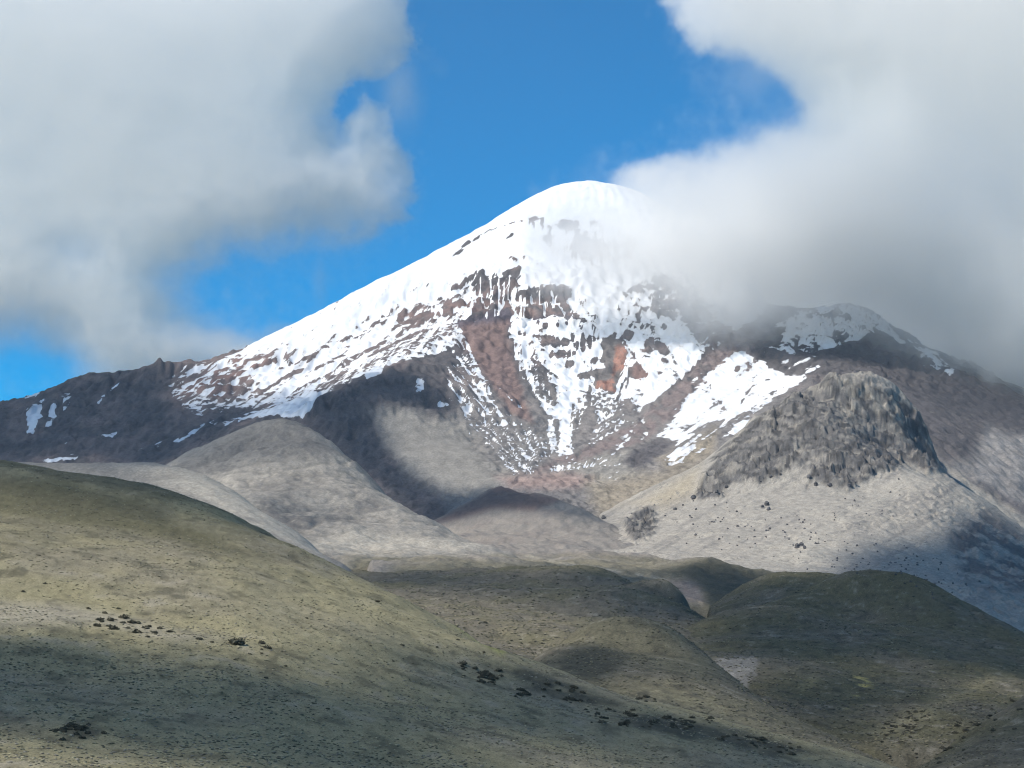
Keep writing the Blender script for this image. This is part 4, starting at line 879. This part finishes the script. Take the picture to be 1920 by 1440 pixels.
puff('cloud', 'bright white cloud wrapping the right side of the summit', 7900.0, R_OUT, (960, 2240, -120, 800), 8.0, 28.0, 380.0,
     cloud_material('summit_cloud', .0076, 0.3, (1, .994, .980)), 150, 620, [(1090, 450, 110, 60), (1330, 600, 130, 60), (1760, 680, 150, 60), (1400, 200, 120, 50), (1560, 560, 70, 45), (1250, 545, 90, 50), (1450, 610, 90, 55), (1680, 610, 80, 50)], 2001,
     veil=[(1120, 445, 95, 55, .65), (1040, 450, 55, 38, .4), (1330, 640, 60, 40, .25), (1770, 720, 120, 40, .2), (1790, 650, 130, 70, .55), (1900, 700, 90, 60, .5), (1420, 150, 70, 60, .2), (1640, 590, 80, 24, .2)], thin=[(1800, 330, 200, 190, .4), (1450, 170, 60, 50, .6), (1560, 60, 40, 30, .3)])
B_OUT = [(1330, 420), (1480, 400), (1760, 430), (2000, 520), (2250, 600), (2250, 860), (1900, 840), (1700, 740), (1560, 680), (1400, 640), (1330, 560)]
puff('cloud', 'pale grey cloud bank behind the snowy shoulder right of the summit', 9900.0, B_OUT, (1240, 2240, 340, 900), 15.0, 40.0, 420.0,
     cloud_material('shoulder_cloud', .0055, 0.3, (1, .993, .976)), 170, 700, [], 4001)
# ------------------------------------------------------------------ cloud banks overhead, towards the sun: their shade lies on the slopes
def first_hits():
    """Terrain point seen in each cell of a 480 x 360 raster."""
    best = np.full(480 * 360, 1e9); pos = np.zeros((480 * 360, 3))
    for X, Y, Z in TERRAIN:
        px, py = project(X, Y, Z)
        i = np.floor(px / 4).astype(int) + 40 * 0; j = np.floor(py / 4).astype(int)
        ok = (i >= 0) & (i < 480) & (j >= 0) & (j < 360)
        k = (j * 480 + i)[ok]; y = Y[ok]; p = np.stack([X[ok], Y[ok], Z[ok]], -1)
        o = np.argsort(-y, kind='stable')
        k, y, p = k[o], y[o], p[o]
        b = np.full(480 * 360, 1e9); q = np.zeros((480 * 360, 3)); b[k] = y; q[k] = p
        m = b < best; best[m] = b[m]; pos[m] = q[m]
    return pos.reshape(360, 480, 3), best.reshape(360, 480) < 1e8
TERRAIN = [MOUNTAIN] + [(h[1], h[2], h[3]) for h in HILLS]
pos, seen = first_hits()
ii, jj = np.meshgrid(np.arange(480) * 4 + 2.0, np.arange(360) * 4 + 2.0)
SH = np.zeros(ii.shape)
def shadow(pts, w, soft):
    global SH
    n = fbm(ii / 60, jj / 40, 3, 3001) * soft * .5
    SH = mix(SH, w, sst(-soft, soft, poly_sd(ii + n, jj + n, pts)))
# mountain
shadow([(-400, 700), (0, 735), (150, 695), (290, 680), (400, 690), (440, 730), (480, 760), (540, 738), (612, 726), (600, 780), (500, 790), (400, 850), (300, 875), (-400, 950)], 1.0, 24)
shadow([(300, 700), (440, 700), (450, 760), (330, 760)], .55, 30)
shadow([(560, 790), (600, 740), (690, 698), (770, 690), (850, 752), (845, 785), (760, 758), (715, 750), (708, 785), (735, 850), (790, 900), (850, 925), (935, 908), (1000, 922), (1070, 945), (1140, 975), (1060, 968), (1000, 952), (930, 958), (850, 978), (810, 978), (700, 890), (640, 840)], 1.0, 13)
shadow([(1380, 600), (1480, 640), (1600, 650), (1700, 700), (1780, 760), (2100, 830), (2100, 600), (1700, 560)], .5, 40)
# dome and sandy ridge
shadow([(330, 880), (420, 815), (510, 775), (570, 785), (620, 850), (500, 870), (400, 885)], .45, 25)
shadow([(60, 862), (200, 868), (320, 925), (420, 985), (300, 980), (0, 900)], .25, 25)
shadow([(470, 930), (560, 910), (640, 970), (600, 1010), (520, 990)], .35, 25)
# spur
shadow([(1400, 1090), (1560, 1068), (1620, 1025), (1690, 1000), (1760, 1010), (1800, 960), (1850, 960), (2000, 1030), (2100, 1300), (1700, 1200)], 1.0, 30)
# hills
shadow([(640, 1050), (800, 1062), (1050, 1060), (1200, 1070), (1340, 1160), (1200, 1185), (1000, 1130), (800, 1110), (700, 1090)], .78, 22)
shadow([(1080, 1068), (1180, 1076), (1340, 1158), (1250, 1165), (1150, 1110)], 1.0, 12)
shadow([(690, 1070), (900, 1078), (930, 1090), (700, 1088)], .95, 8)
shadow([(1250, 1070), (1300, 1050), (1420, 1085), (1600, 1075), (1620, 1090), (1400, 1150), (1330, 1160), (1320, 1100)], 1.0, 10)
shadow([(1400, 1330), (1600, 1350), (1720, 1320), (1650, 1380), (1560, 1400), (1450, 1370)], .55, 18)
shadow([(1180, 1290), (1330, 1290), (1560, 1420), (1400, 1380), (1250, 1330)], .45, 18)
shadow([(1300, 1170), (1420, 1135), (1560, 1088), (1700, 1075), (1850, 1140), (2100, 1260), (2100, 1320), (1850, 1260), (1650, 1240), (1450, 1260), (1330, 1230)], 1.0, 22)
shadow([(1400, 1260), (1650, 1240), (1850, 1250), (1750, 1320), (1600, 1360), (1450, 1330)], .9, 25)
shadow([(1000, 1240), (1070, 1208), (1150, 1212), (1190, 1245), (1120, 1292), (1060, 1278)], .9, 12)
shadow([(1200, 1215), (1330, 1235), (1400, 1290), (1300, 1285), (1200, 1265)], .5, 18)
shadow([(1700, 1450), (1800, 1370), (1930, 1290), (2100, 1250), (2100, 1450)], 1.0, 22)
# front hill
shadow([(-300, 1190), (60, 1188), (150, 1192), (220, 1200), (330, 1225), (430, 1255), (560, 1280), (650, 1285), (710, 1260), (780, 1228), (900, 1222), (1000, 1245), (1150, 1302), (1400, 1368), (1720, 1450), (1900, 1600), (-300, 1600)], 1.0, 26)
shadow([(-300, 1350), (0, 1370), (120, 1390), (260, 1412), (480, 1450), (300, 1600), (-300, 1600)], .03, 14)
shadow([(930, 1410), (1010, 1385), (1110, 1390), (1150, 1420), (1060, 1470), (920, 1470)], .08, 20)

def bank(name, label, zc, thick, rows, vx, tau, seed, pad=380):
    sel = seen & rows
    p = pos[sel]; s = SH[sel]
    t = (zc - p[:, 2]) / SUN[2]
    x = p[:, 0] + SUN[0] * t; y = p[:, 1] + SUN[1] * t
    x0, x1, y0, y1 = x.min() - pad, x.max() + pad, y.min() - pad, y.max() + pad
    nx, ny = int((x1 - x0) / vx) + 1, int((y1 - y0) / vx) + 1
    xs = x0 + vx * np.arange(nx); ys = y0 + vx * np.arange(ny)
    k = np.round((y - y0) / vx).astype(int) * nx + np.round((x - x0) / vx).astype(int)
    num = np.bincount(k, weights=s, minlength=nx * ny).reshape(ny, nx); den = np.bincount(k, minlength=nx * ny).reshape(ny, nx).astype(float)
    # carry the cover on into the gaps that shade nothing in view
    A, B = num.copy(), den.copy()
    out = np.where(den > 0, num / np.maximum(den, 1e-9), -1)
    for r in range(70):
        A, B = blur3(A, 3), blur3(B, 3)
        new = (out < 0) & (B > 1e-6)
        out[new] = A[new] / B[new]
        if not (out < 0).any(): break
    gx, gy = np.meshgrid(xs, ys)
    far = fbm(gx / 900, gy / 900, 4, seed)
    out = np.where(out < 0, .5 + .6 * far, out)
    out = blur3(out, 1)
    e = np.minimum.reduce([gx - x0, x1 - gx, gy - y0, y1 - gy])
    cover = np.clip(out, 0, 1) * sst(0, pad * .85, e)
    nz = 6; zs = zc + thick * np.linspace(-.5, .5, nz)
    prof = np.array([0, .8, 1, 1, .7, 0]); prof = prof / (prof.sum() * thick / (nz - 1))
    D = (-np.log(np.clip(1 - cover * (1 - math.exp(-tau)), 1e-3, 1)))[None] * prof[:, None, None] * SUN[2]
    D = D * np.clip(1 + .25 * fbm3(xs, ys, zs, 300, 3, seed + 5), .2, 2)
    return cloud(name, label, xs, ys, zs, D, cloud_material(name, 1.0, 0.0))
D_ = pos[..., 1]
bank('cloud', 'small low cloud over the front hill casting its shade', 1000, 90, D_ < 1180, 10, 1.8, 41, 240)
bank('cloud', 'low cloud bank over the rolling hills casting their shade', 1450, 130, (D_ >= 1180) & (D_ < 3000), 22, 2.1, 42, 300)
bank('cloud', 'cloud bank high over the far slopes casting their shade', 3650, 200, D_ >= 3000, 40, 2.7, 43)
print('banks', round(time.time() - T0, 1))
# ------------------------------------------------------------------ tussocks, shrubs, boulders
def surf_at(px_, py_):
    i = int(np.clip(px_ / 4, 0, 479)); j = int(np.clip(py_ / 4, 0, 359))
    for r in range(4):
        w = seen[max(0, j - r):j + r + 1, max(0, i - r):i + r + 1]
        if w.any():
            jj_, ii_ = np.argwhere(w)[0]
            p = pos[max(0, j - r) + jj_, max(0, i - r) + ii_]
            return p
    return pos[j, i]

def plant_material(name, rough=1.0, attr=None, color=(.06, .06, .04), kind='INSTANCER'):
    m = bpy.data.materials.new(name); m.use_nodes = True
    nt = m.node_tree; b = nt.nodes['Principled BSDF']; b.inputs['Roughness'].default_value = rough; b.inputs['Specular IOR Level'].default_value = .1
    n = nt.nodes.new('ShaderNodeTexNoise'); n.inputs['Scale'].default_value = 1.3; n.inputs['Detail'].default_value = 3
    g = nt.nodes.new('ShaderNodeNewGeometry'); nt.links.new(g.outputs['Position'], n.inputs['Vector'])
    mr = nt.nodes.new('ShaderNodeMapRange'); mr.inputs['From Min'].default_value = .3; mr.inputs['From Max'].default_value = .7; mr.inputs['To Min'].default_value = .7; mr.inputs['To Max'].default_value = 1.35
    nt.links.new(n.outputs['Fac'], mr.inputs['Value'])
    mu = nt.nodes.new('ShaderNodeVectorMath'); mu.operation = 'SCALE'; nt.links.new(mr.outputs[0], mu.inputs['Scale'])
    if attr:
        a = nt.nodes.new('ShaderNodeAttribute'); a.attribute_type = kind; a.attribute_name = attr
        nt.links.new(a.outputs['Color'], mu.inputs[0])
    else:
        mu.inputs[0].default_value = color
    nt.links.new(mu.outputs[0], b.inputs['Base Color'])
    return m
mat_tussock = plant_material('tussock_grass', attr='tint')

def tussocks(name, label, co, size, tint):
    """Countless grass tufts and cushion plants: one lump of leaves set on every point."""
    n = len(co)
    me = bpy.data.meshes.new(name); me.vertices.add(n); me.vertices.foreach_set('co', co.astype(np.float32).ravel())
    a = me.attributes.new('size', 'FLOAT', 'POINT'); a.data.foreach_set('value', size.astype(np.float32))
    a = me.attributes.new('turn', 'FLOAT', 'POINT'); a.data.foreach_set('value', rng.uniform(0, 6.28, n).astype(np.float32))
    c = np.ones((n, 4), np.float32); c[:, :3] = tint
    a = me.attributes.new('tint', 'FLOAT_COLOR', 'POINT'); a.data.foreach_set('color', c.ravel())
    ob = bpy.data.objects.new(name, me); COL.objects.link(ob)
    ng = bpy.data.node_groups.new(name, 'GeometryNodeTree')
    ng.interface.new_socket('Geometry', in_out='INPUT', socket_type='NodeSocketGeometry')
    ng.interface.new_socket('Geometry', in_out='OUTPUT', socket_type='NodeSocketGeometry')
    N = ng.nodes.new; L = ng.links.new
    gi, go = N('NodeGroupInput'), N('NodeGroupOutput')
    ico = N('GeometryNodeMeshIcoSphere'); ico.inputs['Subdivisions'].default_value = 2; ico.inputs['Radius'].default_value = 1
    sp = N('GeometryNodeSetPosition'); nz = N('ShaderNodeTexNoise'); nz.inputs['Scale'].default_value = 1.8; nz.inputs['Detail'].default_value = 2
    ps = N('GeometryNodeInputPosition'); sc = N('ShaderNodeVectorMath'); sc.operation = 'SCALE'
    mr = N('ShaderNodeMapRange'); mr.inputs['From Min'].default_value = .3; mr.inputs['From Max'].default_value = .7; mr.inputs['To Min'].default_value = .6; mr.inputs['To Max'].default_value = 1.3
    L(nz.outputs['Fac'], mr.inputs['Value']); L(ps.outputs[0], sc.inputs[0]); L(mr.outputs[0], sc.inputs['Scale'])
    fl = N('ShaderNodeVectorMath'); fl.operation = 'MULTIPLY'; fl.inputs[1].default_value = (1, 1, .5); L(sc.outputs[0], fl.inputs[0])
    L(ico.outputs[0], sp.inputs['Geometry']); L(fl.outputs[0], sp.inputs['Position'])
    sm = N('GeometryNodeSetMaterial'); sm.inputs['Material'].default_value = mat_tussock; L(sp.outputs[0], sm.inputs[0])
    iop = N('GeometryNodeInstanceOnPoints'); L(gi.outputs[0], iop.inputs['Points']); L(sm.outputs[0], iop.inputs['Instance'])
    s_ = N('GeometryNodeInputNamedAttribute'); s_.data_type = 'FLOAT'; s_.inputs['Name'].default_value = 'size'; L(s_.outputs['Attribute'], iop.inputs['Scale'])
    t_ = N('GeometryNodeInputNamedAttribute'); t_.data_type = 'FLOAT'; t_.inputs['Name'].default_value = 'turn'
    cx_ = N('ShaderNodeCombineXYZ'); L(t_.outputs['Attribute'], cx_.inputs['Z']); L(cx_.outputs[0], iop.inputs['Rotation'])
    L(iop.outputs[0], go.inputs[0])
    md = ob.modifiers.new('tufts', 'NODES'); md.node_group = ng
    me.materials.append(mat_tussock)
    tag(ob, label, kind='stuff')
    return ob

pal = np.array([(.10, .094, .066), (.15, .139, .092), (.22, .20, .155), (.30, .272, .175), (.16, .15, .098)])
def sow(hidx, n, smin, smax, seed, px_lim=(-120, 2040), dim=1.0):
    o, X, Y, Z, _ = HILLS[hidx]
    r = np.random.default_rng(seed)
    ny, nx = X.shape
    fy = r.uniform(1, ny - 2, n); fx = r.uniform(1, nx - 2, n)
    x, y, z = bilin(X, fx, fy), bilin(Y, fx, fy), bilin(Z, fx, fy)
    px, py = project(x, y, z)
    clump = fbm(x / 40, y / 60, 4, seed + 1) + .5 * fbm(x / 9, y / 12, 3, seed + 2)
    keep = (px > px_lim[0]) & (px < px_lim[1]) & (py < 1520) & (clump + r.uniform(-.6, .6, n) > -.15)
    x, y, z, clump = x[keep], y[keep], z[keep], clump[keep]; m = len(x)
    s = smin + (smax - smin) * r.random(m) ** 2.2
    pd = np.clip(.30 + .5 * clump, .05, .8)
    u = r.random(m)
    k = np.where(u < pd * .35, 0, np.where(u < pd, 1, np.where(u < pd + .25, 2, np.where(u < pd + .6, 3, 4))))
    tint = pal[k] * dim * r.uniform(.8, 1.2, (m, 1))
    return np.stack([x, y, z + s * .05], -1), s, tint
names = [h[0].name for h in HILLS]
H = {n: i for i, n in enumerate(names)}
def sow_on(i, label, n, smin, smax, seed, dim=1.0):
    tussocks('tussock_grass', label, *sow(i, n, smin, smax, seed, dim=dim))
gi_ = H['grassy_hill']
grass_hills = [i for i, n in enumerate(names) if n.startswith('hill')]
sow_on(gi_, 'dry grass tufts and cushion plants covering the front hill', 130000, .2, .58, 6001)
for i, n, a, b, what in zip(grass_hills, (26000, 9000, 42000, 22000, 16000), (.6, .6, .4, .35, .3), (1.7, 1.6, 1.3, 1.0, .8), ('the broad olive hill', 'the flat topped olive hill', 'the rounded dome', 'the low olive ridge', 'the dark corner slope')):
    sow_on(i, 'grass tufts and low scrub covering ' + what, n, a, b, 6100 + i, .72)

def mesh_from(name, verts, faces, mat, smooth=False):
    me = bpy.data.meshes.new(name); me.from_pydata([tuple(v) for v in verts], [], faces); me.materials.append(mat)
    if smooth: me.polygons.foreach_set('use_smooth', np.ones(len(faces), bool))
    me.update()
    return me
import bmesh
def ico(sub):
    bm = bmesh.new(); bmesh.ops.create_icosphere(bm, subdivisions=sub, radius=1)
    v = np.array([q.co[:] for q in bm.verts]); f = [[q.index for q in p.verts] for p in bm.faces]; bm.free()
    return v, f
def shrub_mesh(seed, mat):
    """Rounded shrub: several woody lumps bristling with leaf sprays."""
    r = np.random.default_rng(seed)
    V, Fc = [], []
    for c in range(4):
        v, f = ico(2); o = np.array([r.uniform(-.5, .5), r.uniform(-.5, .5), r.uniform(.15, .4)]); s = r.uniform(.4, .6)
        v = v * (s * (1 + .25 * r.normal(size=(len(v), 1)))) * [1, 1, .85] + o
        v[:, 2] = np.maximum(v[:, 2], -.12); b = len(V); V += list(v); Fc += [[i + b for i in q] for q in f]
    for k in range(110):
        d = r.normal(size=3); d[2] = abs(d[2]) * .8; d /= np.linalg.norm(d)
        p = d * np.array([.95, .95, .8]) * r.uniform(.75, 1.05) + [0, 0, .1]
        t = np.cross(d, r.normal(size=3)); t /= np.linalg.norm(t); n = d * .8 + r.normal(size=3) * .4
        a = r.uniform(.09, .17); b = len(V)
        V += [p - t * a, p + t * a, p + t * a * .6 + n * a * 1.8, p - t * a * .6 + n * a * 1.8]; Fc.append([b, b + 1, b + 2, b + 3])
    return mesh_from('shrub', V, Fc, mat)
mat_shrub = plant_material('shrub_leaves', color=(.085, .080, .056))
shrub_meshes = [shrub_mesh(s, mat_shrub) for s in range(7001, 7006)]
def shrub(px_, py_, r_px, label, group=None, name='shrub'):
    p = surf_at(px_, py_)
    if p[1] < 1: return
    p = P(px_, py_, p[1]) * np.array([1, 1, 0]) + np.array([0, 0, p[2]])
    k = r_px * p[1] / F
    o = bpy.data.objects.new(name, shrub_meshes[rng.integers(5)])
    o.location = (p[0], p[1], p[2] - .1 * k); o.rotation_euler = (0, 0, rng.uniform(0, 6.28)); o.scale = (k * rng.uniform(.9, 1.3), k * rng.uniform(.9, 1.3), k * rng.uniform(.75, 1.0))
    COL.objects.link(o); tag(o, label, 'shrub', group=group)
    return o
shrub(443, 1206, 12, 'largest dark shrub, standing alone beside the bare sandy strip of the front hill')
shrub(490, 1207, 7, 'dark rounded shrub, farther of two touching just right of the largest shrub')
shrub(501, 1212, 8, 'dark rounded shrub, nearer of two touching just right of the largest shrub')
shrub(374, 1198, 6, 'single small shrub on the bare sandy strip left of the largest shrub')
for a, b, c in [(165, 1141, 5), (187, 1163, 7), (207, 1162, 7), (213, 1176, 8), (232, 1158, 8), (248, 1164, 8), (183, 1172, 7), (260, 1170, 5), (278, 1172, 6), (256, 1184, 8), (272, 1179, 6), (290, 1184, 6), (318, 1186, 6), (230, 1170, 5), (196, 1150, 5), (300, 1178, 5), (205, 1173, 6), (240, 1176, 4)]:
    shrub(a, b, c, 'dark round shrub in the loose cluster at the shadow edge of the front hill', 'shrubs in the cluster on the front hill')
def along(pts, n, spread):
    pts = np.array(pts, float); seg = np.hypot(*np.diff(pts, axis=0).T); cum = np.concatenate([[0], np.cumsum(seg)])
    t = rng.uniform(0, cum[-1], n)
    return np.stack([np.interp(t, cum, pts[:, 0]), np.interp(t, cum, pts[:, 1])], -1) + rng.normal(size=(n, 2)) * spread
belt = []
for a, b in along([(870, 1252), (960, 1285), (1060, 1305), (1150, 1335), (1250, 1358), (1400, 1388), (1540, 1415)], 33, (12, 12)):
    for k in range(rng.integers(2, 8)):
        belt.append((a + rng.normal() * 13, b + rng.normal() * 4.5, 2.6 + 5.2 * rng.random() ** 1.6))
for a, b, r_ in belt:
    shrub(a, b, r_, 'dark shrub in the long scrub belt under the crest of the front hill', 'shrubs of the scrub belt')
for a, b in along([(115, 1372), (150, 1368), (185, 1378)], 24, (8, 6)):
    shrub(a, b, rng.uniform(4, 7), 'dark shrub in the dense patch low on the shaded front hill', 'shrubs of the dense patch')
for a, b in along([(20, 1110), (300, 1210), (500, 1230), (640, 1245), (900, 1240)], 30, (30, 40)):
    shrub(a, b, rng.uniform(2.2, 4.5), 'small scattered shrub on the open slope of the front hill', 'scattered shrubs on the front hill')
for a, b in along([(1650, 1390), (1690, 1355), (1730, 1335)], 28, (14, 10)):
    shrub(a, b, rng.uniform(2.5, 4.5), 'small dark shrub on the pale grass strip below the rounded dome', 'shrubs on the pale grass strip')
for a, b in along([(1760, 1420), (1830, 1370), (1900, 1330)], 24, (14, 14)):
    shrub(a, b, rng.uniform(3, 6), 'dark shrub on the scrubby slope in the corner', 'shrubs on the corner slope')

# boulders and pinnacles
mat_rock = ground_material('boulder_rock', .25, .25, .2, 1.5)
def rock_mesh(name, seed, tall=1.0, taper=0.0, sub=2):
    r = np.random.default_rng(seed)
    v, f = ico(sub)
    for k in range(9):                                   # flat faces cut off at random
        n = r.normal(size=3); n /= np.linalg.norm(n); h = r.uniform(.55, .85)
        d = v @ n; v = v - np.outer(np.maximum(d - h, 0), n)
    v *= [r.uniform(.8, 1.2), r.uniform(.8, 1.2), 1]
    z = (v[:, 2] + 1) / 2
    v[:, :2] *= (1 - taper * z[:, None]) * (1 + .18 * np.sin(z * 17 + seed))[:, None]
    v[:, 2] = v[:, 2] * tall + tall * .7
    v += r.normal(size=v.shape) * .05
    me = mesh_from(name, v, f, mat_rock)
    a = me.attributes.new('tint', 'FLOAT_COLOR', 'POINT'); c = np.tile([.105, .10, .098, 1], (len(v), 1)).astype(np.float32); c[:, :3] *= r.uniform(.85, 1.25)
    a.data.foreach_set('color', c.ravel())
    return me
boulder_meshes = [rock_mesh('boulder', 8001 + k) for k in range(5)]
def rock(px_, py_, r_px, label, group=None):
    p = surf_at(px_, py_)
    if p[1] < 1: return
    p = P(px_, py_, p[1]) * np.array([1, 1, 0]) + np.array([0, 0, p[2]])
    k = r_px * p[1] / F
    o = bpy.data.objects.new('boulder', boulder_meshes[rng.integers(5)])
    o.location = (p[0], p[1], p[2] - .45 * k); o.rotation_euler = (rng.normal() * .08, rng.normal() * .08, rng.uniform(0, 6.28)); o.scale = (k, k, k * rng.uniform(.85, 1.15))
    COL.objects.link(o); tag(o, label, 'rock', group=group)
rock(1437, 944, 6, 'upper and largest boulder of the dark group alone on the scree below the cliff')
rock(1430, 951, 4.5, 'boulder at the lower left of the dark group alone on the scree')
rock(1441, 953, 4.5, 'boulder at the lower right of the dark group alone on the scree')
rock(1494, 1026, 6, 'left boulder of the dark trio low on the pale scree')
rock(1503, 1020, 6, 'top boulder of the dark trio low on the pale scree')
rock(1509, 1027, 4, 'small right boulder of the dark trio low on the pale scree')
rock(1300, 934, 6, 'dark boulder at the lower tip of the cliff')
rock(1266, 953, 4, 'dark boulder on the scree left of the tip of the cliff')
rock(1383, 987, 3, 'small boulder halfway down the pale scree under the dark group')
rock(1304, 1003, 3, 'small boulder low on the left side of the pale scree')
rock(1132, 971, 5, 'dark boulder where the moraine crest meets the spur')
for a, b, c in [(1344, 920, 4), (1362, 912, 4), (1424, 902, 4), (1444, 894, 5), (1462, 888, 4), (1518, 892, 5), (1530, 908, 5), (1556, 910, 5), (1592, 908, 5), (1612, 898, 5)]:
    rock(a, b, c, 'dark fallen block along the foot of the cliff', 'fallen blocks at the foot of the cliff')
for a, b in along([(1560, 1050), (1640, 1050), (1720, 1060), (1790, 1110)], 80, (34, 16)):
    rock(a, b, rng.uniform(1.4, 2.8), 'small dark boulder on the shaded foot of the scree', 'boulders on the shaded scree foot')
for a, b in along([(1260, 960), (1360, 990), (1480, 1000), (1600, 960), (1680, 900)], 110, (40, 26)):
    rock(a, b, rng.uniform(1.2, 2.6), 'small dark boulder scattered on the sunlit pale scree', 'boulders on the sunlit scree')
print('plants', round(time.time() - T0, 1))
# ------------------------------------------------------------------ thin mountain air
hm = bpy.data.materials.new('haze'); hm.use_nodes = True
nt = hm.node_tree; nt.nodes.clear()
ho = nt.nodes.new('ShaderNodeOutputMaterial'); hv = nt.nodes.new('ShaderNodeVolumePrincipled')
hv.inputs['Color'].default_value = (.70, .83, 1.0, 1); hv.inputs['Density'].default_value = 1.0e-5; hv.inputs['Anisotropy'].default_value = 0.0
nt.links.new(hv.outputs[0], ho.inputs['Volume'])
vx = [(x, y, z) for z in (-260, 4700) for y in (-13800, 14200) for x in (-13800, 13800)]
me = bpy.data.meshes.new('haze'); me.from_pydata(vx, [], [(0, 2, 3, 1), (4, 5, 7, 6), (0, 1, 5, 4), (2, 6, 7, 3), (0, 4, 6, 2), (1, 3, 7, 5)])
me.materials.append(hm)
o = bpy.data.objects.new('haze', me); COL.objects.link(o)
tag(o, 'thin pale blue mountain air between the viewer and the peak', kind='stuff')
